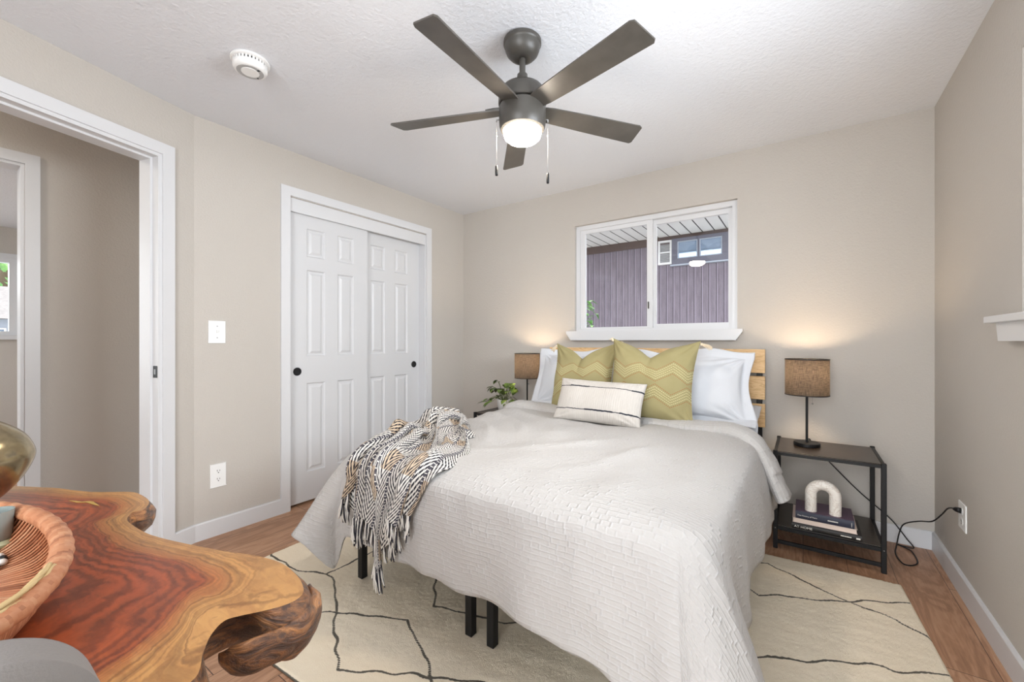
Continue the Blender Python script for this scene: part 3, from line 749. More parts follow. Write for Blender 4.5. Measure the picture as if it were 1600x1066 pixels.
# side window on the right wall, its sill end shows at the edge of the picture
bm = bmnew(); U2, N2 = (0, 1, 0), (1, 0, 0)
frame_ring(bm, (XR + .004, 0, 0), U2, N2, .752, 2.094, 1.24, 2.118, .04, .10, ws=(.05, .05, .05, .05)); w2 = struct(obj('window_2', bm, M['vinyl']))
bm = bmnew(); frame_ring(bm, (XR + .04, 0, 0), U2, N2, .80, 1.44, 1.288, 2.07, .04, .028); s1 = obj('sash', bm, M['vinyl'], w2)
bm = bmnew(); box(bm, XR + .053, XR + .056, .838, 1.402, 1.326, 2.032); obj('pane', bm, M['glass'], s1)
bm = bmnew(); frame_ring(bm, (XR + .07, 0, 0), U2, N2, 1.40, 2.046, 1.288, 2.07, .04, .028); s1 = obj('sash', bm, M['vinyl'], w2)
bm = bmnew(); box(bm, XR + .083, XR + .086, 1.438, 2.008, 1.326, 2.032); obj('pane', bm, M['glass'], s1)
bm = bmnew(); box(bm, XR - .052, XR + .03, .60, 2.245, 1.214, 1.2385, .003)
box(bm, XR - .034, XR - .001, .63, 2.195, 1.15, 1.216)
for v in bm.verts:
    if v.co.z < 1.17 and v.co.y > 2.1: v.co.y -= .02
obj('window_sill', bm, M['white'], w2)

# far room window
bm = bmnew(); U3, N3 = (0, 1, 0), (-1, 0, 0)
frame_ring(bm, (XF - .002, 0, 0), U3, N3, -.75, .68, 1.21, 2.09, .04, .10, ws=(.06, .06, .05, .05)); w3 = struct(obj('window_3', bm, M['vinyl']))
bm = bmnew(); box(bm, XF - .053, XF - .05, -.69, .62, 1.26, 2.04); obj('pane', bm, M['glass'], w3)
bm = bmnew(); casing(bm, (XF, 0, 0), U3, (1, 0, 0), -.80, .73, 2.14, .05, .014)
for v in bm.verts:
    if v.co.z < .1: v.co.z = 1.215
obj('window_casing', bm, M['white'], w3)
bm = bmnew(); box(bm, XF + .001, XF + .05, -.84, .77, 1.165, 1.214, .004); obj('window_sill', bm, M['white'], w3)

# unseen fill light added on the hall ceiling to brighten hall and bedroom
hl = thing('hall_fill_light', (-3.2, -.45, H), 'added flush white fill light in the hall, out of view', 'ceiling light')
bm = bmnew(); lathe(bm, [(.15, H - .001), (.15, H - .025), (.145, H - .03)], (-3.2, -.45, 0), 40, closed_bot=False); obj('fill_base', bm, M['plastic'], hl, 'auto')
bm = bmnew(); lathe(bm, [(.138, H - .03), (.12, H - .06), (.07, H - .078), (.002, H - .082)], (-3.2, -.45, 0), 40); obj('fill_diffuser', bm, M['hallfill'], hl, True)

# ------------------------------------------------------------------ small fittings on walls and ceiling
def plate(name, o, u, nrm, u0, u1, z0, z1, kind, label, cat, group=None):
    o = Vector(o); u = Vector(u).normalized(); nrm = Vector(nrm).normalized(); uc, zc = (u0 + u1) / 2, (z0 + z1) / 2
    t = thing(name, o + u * uc + Vector((0, 0, z0)), label, cat, group)
    bm = bmnew(); obox(bm, o, u, nrm, u0, u1, .0002, .006, z0, z1, .0025); obj('cover_plate', bm, M['plastic'], t)
    if kind == 'switch':
        bm = bmnew(); obox(bm, o, u, nrm, uc - .006, uc + .006, .004, .0072, zc - .014, zc + .014, .0006); obj('bezel', bm, M['plastic'], t)
        bm = bmnew(); obox(bm, o, u, nrm, uc - .004, uc + .004, .006, .017, zc - .003, zc + .011, .002); obj('toggle', bm, M['plastic'], t)
        for s in (-1, 1):
            bm = bmnew(); obox(bm, o, u, nrm, uc - .003, uc + .003, .005, .0068, zc + s * .034 - .003, zc + s * .034 + .003, .001); obj('screw', bm, M['steel'], t)
    else:
        for s in (-1, 1):
            bm = bmnew(); c = o + u * uc + Vector((0, 0, zc + s * .024)) + nrm * .005
            lo = [bm.verts.new(c + u * (.018 * math.cos(a)) + Vector((0, 0, max(-.0145, min(.0145, .018 * math.sin(a)))))) for a in [6.28319 * k / 28 for k in range(28)]]
            hi = [bm.verts.new(v.co + nrm * .0025) for v in lo]
            for k in range(28): bm.faces.new((lo[k], lo[(k + 1) % 28], hi[(k + 1) % 28], hi[k]))
            bm.faces.new(hi); fo = obj('socket', bm, M['plastic'], t)
            for dx, hh in ((-.0065, .009), (.0065, .0075)):
                bm = bmnew(); obox(bm, c, u, nrm, dx - .0012, dx + .0012, .0015, .0029, -.001, hh, 0); obj('slot', bm, M['slot'], fo)
            bm = bmnew(); obox(bm, c, u, nrm, -.0028, .0028, .0015, .0029, -.0105, -.0055, .0005); obj('ground_hole', bm, M['slot'], fo)
    return t
LW = ((XL, 0, 0), (0, 1, 0), (1, 0, 0))
plate('light_switch', *LW, .984, 1.073, 1.137, 1.270, 'switch', 'white toggle light switch on the wall between doorway and closet', 'light switch')
plate('wall_outlet', *LW, .993, 1.076, .285, .422, 'outlet', 'empty white wall outlet below the light switch', 'outlet')
plate('wall_outlet', (XR, 0, 0), (0, 1, 0), (-1, 0, 0), 2.658, 2.762, .297, .418, 'outlet', 'white wall outlet on right wall with a black plug in it', 'outlet')

# smoke detector
sc = Vector((-2.085, .885, H))
t = thing('smoke_detector', sc, 'round white smoke detector on the ceiling', 'smoke detector')
bm = bmnew(); lathe(bm, [(.078, -.001), (.079, -.010), (.074, -.013), (.070, -.013)], sc, 48); obj('mounting_ring', bm, M['plastic'], t, 'auto')
bm = bmnew(); lathe(bm, [(.064, -.012), (.064, -.026)], sc, 48); obj('vent_core', bm, M['slot'], t, 'auto')
bm = bmnew(); lathe(bm, [(.068, -.024), (.069, -.040), (.064, -.049), (.056, -.053), (.002, -.053)], sc, 48); obj('cover', bm, M['plastic'], t, 'auto')
bm = bmnew()
for k in range(30):
    a = 6.28319 * k / 30; d = Vector((math.cos(a), math.sin(a), 0)); q = Vector((-d.y, d.x, 0))
    obox(bm, sc, d, q, .064, .0685, -.0042, .0042, -.0255, -.0125)
v_ = obj('vent_slats', bm, M['plastic'], t); v_['kind'] = 'stuff'
M['greyplastic'] = mat('grey_plastic_ring', (.42, .42, .42), .5)
bm = bmnew(); lathe(bm, [(.054, -.0525), (.054, -.0545), (.038, -.0545), (.038, -.0525)], sc, 48, closed_top=False, closed_bot=False); obj('test_ring', bm, M['greyplastic'], t, 'auto')
bm = bmnew(); lathe(bm, [(.037, -.0525), (.036, -.0565), (.002, -.0568)], sc, 40); obj('test_button', bm, M['plastic'], t, 'auto')
bm = bmnew(); obox(bm, sc, (.9, .35, 0), (-.35, .9, 0), .040, .052, -.004, .004, -.0562, -.0525); obj('indicator', bm, M['slot'], t)
bm = bmnew(); obox(bm, sc, (-.4, .9, 0), (-.9, -.4, 0), .041, .048, -.003, .003, -.0558, -.0525); obj('indicator', bm, M['slot'], t)

# ------------------------------------------------------------------ ceiling fan
fx, fy = -.988, 1.494
fc = Vector((fx, fy, 0))
t = thing('ceiling_fan', (fx, fy, H), 'five-bladed dark bronze ceiling fan with a lit globe', 'ceiling fan')
bm = bmnew(); lathe(bm, [(.076, H - .001), (.081, H - .006), (.081, H - .020), (.077, H - .024), (.076, H - .028), (.074, H - .040), (.067, H - .058), (.053, H - .073), (.040, H - .080), (.032, H - .082), (.020, H - .078)], fc, 48)
obj('canopy', bm, M['bronze'], t, 'auto')
bm = bmnew(); lathe(bm, [(.013, 2.270), (.013, 2.36)], fc, 24); obj('downrod', bm, M['bronze'], t, 'auto')
bm = bmnew(); lathe(bm, [(.034, 2.243), (.032, 2.258), (.024, 2.270), (.022, 2.292), (.016, 2.296), (.012, 2.296)], fc, 32); obj('coupling', bm, M['bronze'], t, 'auto')
bm = bmnew(); lathe(bm, [(.060, 2.158), (.099, 2.160), (.103, 2.165), (.103, 2.198), (.099, 2.214), (.086, 2.230), (.062, 2.241), (.030, 2.246)], fc, 48); obj('motor_housing', bm, M['bronze'], t, 'auto')
ANG = 272.6
for k in range(5):
    a = R(ANG + 72 * k); d = Vector((math.cos(a), math.sin(a), 0)); ccw = Vector((-math.sin(a), math.cos(a), 0))
    p = R(13); w = ccw * math.cos(p) - Vector((0, 0, 1)) * math.sin(p); nn = d.cross(w).normalized()
    bm = bmnew(); o = fc + Vector((0, 0, 2.143))
    out = [(.085, -.036), (.13, -.043), (.30, -.050), (.575, -.058), (.590, -.050), (.603, .048), (.594, .058), (.30, .050), (.13, .043), (.085, .036)]
    pts = [o + d * r + w * s for r, s in out]
    poly_prism(bm, [q - nn * .003 for q in pts], nn * .006)
    bl = obj('blade', bm, M['blade'], t)
    bm = bmnew()
    poly_prism(bm, [o + d * r + w * s + nn * .003 for r, s in ((.06, -.018), (.12, -.026), (.16, -.02), (.165, 0), (.16, .02), (.12, .026), (.06, .018))], nn * .012)
    obj('blade_bracket', bm, M['bronze'], bl)
bm = bmnew(); lathe(bm, [(.072, 2.066), (.083, 2.050), (.093, 2.056), (.0985, 2.070), (.100, 2.090), (.100, 2.146), (.098, 2.152), (.060, 2.157)], fc, 48, closed_bot=False); obj('light_housing', bm, M['bronze'], t, 'auto')
bm = bmnew(); lathe(bm, [(.003, 2.004), (.040, 2.005), (.062, 2.010), (.076, 2.022), (.081, 2.038), (.0815, 2.052), (.060, 2.064)], fc, 48); obj('globe', bm, M['globe'], t, True)
for (cx, cy, zb) in ((-1.079, 1.431, 1.905), (-.899, 1.557, 1.872)):
    bm = bmnew(); e = Vector((cx, cy, 0)); dd = (e - fc).normalized()
    tube(bm, [fc + dd * .097 + Vector((0, 0, 2.100)), e + Vector((0, 0, 2.098)), e + Vector((0, 0, 2.09))], .0035, 8)
    tube(bm, [e + Vector((0, 0, 2.092)), e + Vector((0, 0, zb))], .0008, 6)
    sphere(bm, e + Vector((0, 0, 2.03)), .003, 8)
    ch = obj('pull_chain', bm, M['chain'], t, True)
    bm = bmnew(); lathe(bm, [(.002, zb - .046), (.0055, zb - .045), (.0062, zb - .03), (.0058, zb - .006), (.003, zb)], e, 16); obj('chain_fob', bm, M['black'], ch, True)
# ------------------------------------------------------------------ rug
def rug():
    th = R(3.4); ex = np.array((math.cos(th), math.sin(th))); ey = np.array((-math.sin(th), math.cos(th)))
    o = np.array((.378, 2.643)); LX, LY = 2.80, 1.80             # back right corner, extents towards left / near
    step = .0065; nx, ny = int(LX / step), int(LY / step)
    a = np.linspace(0, LX, nx); b = np.linspace(0, LY, ny); A, B = np.meshgrid(a, b)
    P = o + (-A)[..., None] * ex + (-B)[..., None] * ey
    rng = np.random.RandomState(8)
    z = .011 + .0012 * sines(P[..., 0], P[..., 1], 70, 2) * .5 + .0007 * rng.randn(ny, nx)
    edge = np.minimum(np.minimum(A, LX - A), np.minimum(B, LY - B)); z = np.where(edge < .004, .003, z)
    lines = [[(-2.62, 1.22), (-2.473, 1.174), (-2.315, 1.086), (-2.064, 1.087), (-1.91, 1.153), (-1.869, 1.161), (-1.697, 1.067), (-1.607, 1.013), (-1.513, .946), (-1.393, .886), (-1.324, .84), (-1.268, .872), (-1.162, .936), (-1.033, 1.006), (-.903, 1.07), (-.70, 1.18), (-.40, 1.30), (-.15, 1.42), (.2, 1.30), (.55, 1.45)],
             [(-2.3, .66), (-2.0, .80), (-1.736, .933), (-1.607, 1.013), (-1.418, 1.11), (-1.323, 1.152), (-1.174, 1.078), (-1.104, 1.05), (-1.033, 1.006), (-.95, .93), (-.80, .80), (-.6, .62)],
             [(-1.62, 1.62), (-1.30, 1.28), (-1.04, 1.354), (-.994, 1.358), (-.935, 1.408), (-.7, 1.62), (-.45, 1.5), (-.104, 1.759), (.01, 1.816), (.122, 1.894), (.229, 1.934), (.263, 1.94), (.351, 1.988), (.5, 2.05)],
             [(-1.2, 2.2), (-.6, 2.36), (-.229, 2.455), (-.153, 2.5), (.013, 2.409), (.15, 2.339), (.311, 2.297), (.393, 2.228), (.5, 2.15)],
             [(-1.0, 1.95), (-.5, 2.35), (-.211, 2.203), (-.162, 2.166), (-.082, 2.222), (.035, 2.264), (.127, 2.317), (.287, 2.423), (.372, 2.472)],
             [(-2.6, 1.75), (-2.1, 2.0), (-1.6, 1.62), (-1.2, 2.2), (-.9, 2.7)], [(-2.5, 2.3), (-2.1, 2.0), (-1.9, 1.5), (-1.91, 1.153)]]
    D = np.full(A.shape, 9.)
    px = P[..., 0] + .005 * sines(P[..., 0], P[..., 1], 55, 5); py = P[..., 1] + .005 * sines(P[..., 0], P[..., 1], 55, 6)
    for ln in lines:
        for (x0, y0), (x1, y1) in zip(ln, ln[1:]):
            dx, dy = x1 - x0, y1 - y0; t = np.clip(((px - x0) * dx + (py - y0) * dy) / (dx * dx + dy * dy), 0, 1)
            D = np.minimum(D, np.hypot(px - x0 - t * dx, py - y0 - t * dy))
    D = np.minimum(D, np.where(LY - B < .004, LY - B, 9.))        # dark overcast near edge
    line = np.clip(1 - D / .0085, 0, 1)
    V = np.concatenate([P, z[..., None]], -1).reshape(-1, 3); idx = np.arange(nx * ny).reshape(ny, nx)
    F = np.stack([idx[:-1, :-1], idx[1:, :-1], idx[1:, 1:], idx[:-1, 1:]], -1).reshape(-1, 4)
    me = bpy.data.meshes.new('area_rug')
    c = P.reshape(-1, 2).mean(0); V = V - np.array((c[0], c[1], 0))
    me.vertices.add(len(V)); me.vertices.foreach_set('co', V.astype(np.float32).reshape(-1))
    me.loops.add(F.size); me.polygons.add(len(F)); me.loops.foreach_set('vertex_index', F.astype(np.int32).reshape(-1))
    me.polygons.foreach_set('loop_start', np.arange(0, F.size, 4, dtype=np.int32)); me.update(calc_edges=True)
    at = me.attributes.new('line', 'FLOAT', 'POINT'); at.data.foreach_set('value', line.astype(np.float32).reshape(-1))
    me.polygons.foreach_set('use_smooth', np.ones(len(F), bool)); me.materials.append(M['rug'])
    ob = bpy.data.objects.new('area_rug', me); COL.objects.link(ob); ob.location = (c[0], c[1], 0)
    tag(ob, 'cream wool area rug with thin charcoal diamond lines under the bed', 'rug')
rug()

# ------------------------------------------------------------------ bed
bt = thing('bed_frame', (-1.0, 2.2, 0), 'black metal platform bed frame with a light oak plank headboard', 'bed frame')
def metal(name, *b, parent=bt, bev=.002):
    bm = bmnew(); box(bm, *b, bev); return obj(name, bm, M['black'], parent)
metal('foot_rail', -1.755, -.245, 1.222, 1.252, .238, .275); metal('head_rail', -1.755, -.245, 3.11, 3.14, .238, .275)
metal('side_rail', -1.755, -1.725, 1.253, 3.109, .238, .275); metal('side_rail', -.275, -.245, 1.253, 3.109, .238, .275)
metal('center_rail', -1.073, -1.043, 1.253, 3.109, .238, .275); metal('center_rail', -.967, -.937, 1.253, 3.109, .238, .275)
for lx in (-1.740, -1.058, -.952, -.260):
    for ly in (1.237, 2.18, 3.125): metal('leg', lx - .016, lx + .016, ly - .016, ly + .016, .013 if ly < 2.6 else .001, .2375)
for k in range(11): metal('slat', -1.755, -.245, 1.30 + k * .175, 1.34 + k * .175, .2755, .288, bev=.001)
for px_ in (-1.73, -.235): metal('headboard_post', px_ - .016, px_ + .016, 3.1705, 3.196, .001, 1.075)
for z0, z1 in ((.941, 1.096), (.769, .920), (.589, .740)):
    bm = bmnew(); box(bm, -1.80, -.202, 3.150, 3.170, z0, z1, .002); obj('headboard_plank', bm, M['headwood'], bt)
bm = bmnew(); box(bm, -1.765, -.235, 1.195, 3.125, .289, .590, .045, 4)
solo('mattress', (-1, 2.16, .289), bm, M['mattress'], 'white mattress on the black platform frame', 'mattress', smooth='auto')

V, F, UV = duvet_mesh()
du = npmesh('duvet', V, F, M['duvet'], UV, base=(-1, 1.9, .6)); du.location = (-1, 1.9, .6)
sd = du.modifiers.new('thickness', 'SOLIDIFY'); sd.thickness = .010; sd.offset = 1
tag(du, 'white textured cotton duvet draped over the bed', 'duvet')
# the head end is folded back into a padded cuff
path = catm([(-1.885, 2.56, .30), (-1.868, 2.56, .47), (-1.82, 2.56, .60), (-1.74, 2.555, .667), (-1.58, 2.555, .672), (-1.30, 2.55, .656), (-1.0, 2.55, .654), (-.70, 2.55, .655), (-.42, 2.54, .658), (-.29, 2.53, .654), (-.205, 2.51, .612), (-.15, 2.49, .53), (-.11, 2.47, .45), (-.075, 2.46, .375)], 14)
pn = len(path); nseg = 30; Vc, Uc = [], []
acc = 0
for i, p in enumerate(path):
    d = (path[min(i + 1, pn - 1)] - path[max(i - 1, 0)]).normalized(); side = Vector((0, 1, 0)); side = (side - d * side.dot(d)).normalized(); up = side.cross(d) * -1
    if up.dot(Vector((0, 0, 1))) < 0 and abs(d.x) > .3: up = -up
    if abs(d.x) <= .3: up = Vector((-1 if p.x < -1 else 1, 0, .2)).normalized()
    if i: acc += (p - path[i - 1]).length
    f = i / (pn - 1); flare = 1 + .5 * max(0, (f - .86) / .14) ** 1.5
    hh = .042 * (1 if .1 < f < .9 else .8); ww = .088 * flare
    for k in range(nseg):
        a = 6.28319 * k / nseg; ca, sa_ = math.cos(a), math.sin(a)
        px_ = math.copysign(abs(ca) ** .95, ca) * ww * (1 + .05 * math.sin(acc * 23 + 1)); pz = math.copysign(abs(sa_) ** .95, sa_) * hh
        wr = .008 * mnoise.noise(Vector((acc * 9, a * 1.2, 0))) + .004 * mnoise.noise(Vector((acc * 26, a * 2, 3)))
        Vc.append(p + side * (px_ + .012 * math.sin(acc * 11)) + up * (pz + wr)); Uc.append((acc, a * .05))
Fc = [(i * nseg + k, i * nseg + (k + 1) % nseg, (i + 1) * nseg + (k + 1) % nseg, (i + 1) * nseg + k) for i in range(pn - 1) for k in range(nseg)]
cu = npmesh('cuff', [tuple(v) for v in Vc], Fc, M['duvet'], Uc, base=(-1, 1.9, .6)); cu.parent = du
bmx = bmesh.new(); bmx.from_mesh(cu.data); bmesh.ops.holes_fill(bmx, edges=bmx.edges[:], sides=0); bmesh.ops.recalc_face_normals(bmx, faces=bmx.faces[:]); bmx.to_mesh(cu.data); bmx.free(); cu.data.polygons.foreach_set('use_smooth', np.ones(len(cu.data.polygons), bool))

# ------------------------------------------------------------------ pillows
def pillow_geo(Wd, Hd, T, n, pinch, seed, flange=0., wr=.01, flat_bottom=0, chop=0.):
    """two quilted faces joined at the rim, x right, y up, z thickness"""
    m = n + (5 if flange else 0); q = np.linspace(-1, 1, 2 * n + 1)
    q = np.sign(q) * np.abs(q) ** .85
    if flange:
        fx_, fy_ = flange / (Wd / 2), flange / (Hd / 2)
        qx = np.concatenate([-1 - fx_ * np.linspace(1, .2, 5), q, 1 + fx_ * np.linspace(.2, 1, 5)]); qy = np.concatenate([-1 - fy_ * np.linspace(1, .2, 5), q, 1 + fy_ * np.linspace(.2, 1, 5)])
    else: qx = qy = q
    U_, V_ = np.meshgrid(qx, qy); uc, vc = np.clip(U_, -1, 1), np.clip(V_, -1, 1)
    t = T / 2 * np.clip((1 - np.abs(uc) ** 2.2) * (1 - np.abs(vc) ** 2.2), 0, 1) ** .52
    X = Wd / 2 * U_ * (1 - pinch * (1 - vc ** 2) * np.abs(uc) ** 2); Y = Hd / 2 * V_ * (1 - pinch * (1 - uc ** 2) * np.abs(vc) ** 2)
    if chop:
        dent = np.exp(-(np.abs(uc + .05) / .30) ** 1.4) * np.clip((vc + .1) / 1.1, 0, 1) ** 1.5
        Y = Y - chop * dent; t = t * (1 - .55 * dent * np.exp(-(np.abs(uc + .05) / .12) ** 1.2)); Y = Y + .018 * (np.abs(uc) ** 3) * np.clip(vc, 0, 1) ** 2
    s1 = sines(X, Y, 16, seed); s2 = sines(X, Y, 34, seed + 1)
    rr = np.abs(np.abs(uc) - np.abs(vc)); cr = np.exp(-(rr / .22) ** 2) * (np.abs(uc) > .35)
    rad = np.arctan2(1.05 - np.abs(vc), 1.05 - np.abs(uc)); tuck = np.sin(rad * 15 + seed) * np.exp(-((1.1 - np.abs(uc)) ** 2 + (1.1 - np.abs(vc)) ** 2) / .35)
    w = wr * (s1 * .7 + s2 * .35 + tuck * .7) * np.clip(t / (T / 2) * 2.2, 0, 1)
    rim = .0035 + 0 * t
    wave = (.010 * sines(X, Y, 22, seed + 5) if flange else 0 * t) * np.clip(1 - t / (T / 6), 0, 1)
    if flange: Y = Y + .012 * sines(X, 0 * Y, 14, seed + 7) * np.clip((np.abs(V_) - .9) * 4, 0, 1); X = X + .012 * sines(0 * X, Y, 14, seed + 8) * np.clip((np.abs(U_) - .9) * 4, 0, 1)
    top = np.stack([X, Y, t + w + rim + wave], -1); bot = np.stack([X, Y, -(t + .3 * w) * (1 - .5 * flat_bottom) - rim + wave], -1)
    N = U_.shape[0]; P = np.concatenate([top.reshape(-1, 3), bot.reshape(-1, 3)]); idx = np.arange(N * N).reshape(N, N); j = idx + N * N
    Ft = np.stack([idx[:-1, :-1], idx[:-1, 1:], idx[1:, 1:], idx[1:, :-1]], -1).reshape(-1, 4); Fb = np.stack([j[:-1, :-1], j[1:, :-1], j[1:, 1:], j[:-1, 1:]], -1).reshape(-1, 4)
    e = np.concatenate([idx[0, :-1], idx[:-1, -1], idx[-1, :0:-1], idx[:0:-1, 0]]); e2 = np.roll(e, -1)
    Fs = np.stack([e, e + N * N, e2 + N * N, e2], -1)
    uv = np.stack([U_, V_], -1).reshape(-1, 2); return P, (Ft, Fb, Fs), np.concatenate([uv, uv])
def pose(P, c, lean, yaw=0, roll=0):
    """stand a pillow up: its y axis becomes up, leaning back (towards +y) by lean degrees; its face looks to -y"""
    m = Matrix.Translation(Vector(c)) @ Matrix.Rotation(R(yaw), 4, 'Z') @ Matrix.Rotation(R(90 - lean), 4, 'X') @ Matrix.Rotation(R(roll), 4, 'Z')
    A = np.array(m.to_3x3()); return P @ A.T + np.array(c), m
def pillow(name, size, T, c, lean, m, label, group=None, yaw=0, roll=0, pinch=.06, seed=1, flange=0., n=26, wr=.008, chop=0.):
    P, (Ft, Fb, Fs), uv = pillow_geo(size[0], size[1], T, n, pinch, seed, flange, wr, chop=chop)
    P, mx = pose(P, c, lean, yaw, roll); base = (c[0], c[1], float(P[:, 2].min()))
    return P, (Ft, Fb, Fs), uv, mx, base
def whole(name, args, label, cat, group=None, m=None):
    P, Fl, uv, mx, base = pillow(name, *args[0], **args[1])
    o = npmesh(name, P, np.concatenate(Fl), m, uv, base=base); o.location = base
    return tag(o, label, cat, group), mx
wg = 'white pillows against the headboard'
whole('pillow', (((.64, .36), .13, (-.575, 2.915, .690), 82, None, ''), dict(seed=3, flange=.045, pinch=.03)), 'white pillow lying flat under the right upright sham', 'pillow', m=M['sheet'])
whole('pillow', (((.64, .36), .13, (-1.41, 2.915, .690), 82, None, ''), dict(seed=9, flange=.045, pinch=.03)), 'white pillow lying flat under the left upright sham', 'pillow', m=M['sheet'])
whole('pillow_sham', (((.62, .40), .17, (-.590, 2.825, .858), 22, None, ''), dict(seed=21, flange=.05, pinch=.05, yaw=2, wr=.020, n=34)), 'white flanged pillow sham at the right end of the headboard', 'pillow', m=M['sheet'])
whole('pillow_sham', (((.62, .40), .17, (-1.39, 2.825, .858), 22, None, ''), dict(seed=33, flange=.05, pinch=.05, yaw=-3, wr=.020, n=34)), 'white flanged pillow sham behind the left green cushion', 'pillow', m=M['sheet'])
def tassel(parent, p, d, ln, rnd, m=M['tassel']):
    bm = bmnew(); p = Vector(p); d = Vector(d).normalized()
    sphere(bm, p + d * .006, .009, 10); a = d.orthogonal().normalized(); b = d.cross(a)
    for k in range(13):
        g = rnd.random() * 6.28; q = rnd.random() ** .5
        off = (a * math.cos(g) + b * math.sin(g)) * q
        pts = [p + d * .010 + off * .005, p + d * (.014 + ln * .5) + off * .013, p + d * (.010 + ln * (.85 + .2 * rnd.random())) + off * .014 - Vector((0, 0, .006))]
        tube(bm, catm(pts, 3), .0022, 5)
    return obj('tassel', bm, m, parent, True)
def cushion(c, size, T, lean, yaw, roll, label, seed, ears):
    P, (Ft, Fb, Fs), uv, mx, base = pillow('cushion', size, T, c, lean, None, '', yaw=yaw, roll=roll, pinch=.11, seed=seed, n=34, wr=.013, chop=.075)
    t = thing('throw_cushion', base, label, 'cushion', None)
    o = npmesh('front_cover', P, np.concatenate([Ft]), M['cushion'], uv, base=base); o.parent = t
    used = np.concatenate([Fb, Fs]); o2 = npmesh('back_cover', P, used, M['piping'], uv, base=base); o2.parent = t
    for o_ in (o, o2):
        b_ = bmesh.new(); b_.from_mesh(o_.data); bmesh.ops.delete(b_, geom=[v for v in b_.verts if not v.link_faces], context='VERTS'); b_.to_mesh(o_.data); b_.free()
    rnd = random.Random(seed)
    for (sx, sy, dx, dz, ln) in ears:
        p = mx @ Vector((sx * size[0] / 2, sy * size[1] / 2, 0)); tassel(t, p, (dx, -.12, dz), ln, rnd)
cushion((-1.245, 2.640, .892), (.47, .47), .15, 14, -2, 1, 'olive green embroidered cushion on the left, behind the small cream pillow', 5, [(-1, 1, -.7, -.75, .04), (1, 1, .6, .3, .03), (-1, -1, -.8, -.4, .04), (1, -1, .8, -.4, .04)])
cushion((-.765, 2.58, .900), (.53, .50), .16, 15, 3, -2, 'olive green embroidered cushion on the right, in front of the white sham', 8, [(-1, 1, -.3, .5, .014), (1, 1, .85, -.35, .055), (1, -1, .9, .12, .05), (-1, -1, -.8, -.4, .04)])
whole('lumbar_pillow', (((.54, .27), .13, (-1.012, 2.36, .784), 28, None, ''), dict(seed=14, pinch=.04, yaw=3, roll=-1.5, wr=.009)), 'small cream lumbar pillow with two thin dark stripes', 'pillow', m=M['lumbar'])

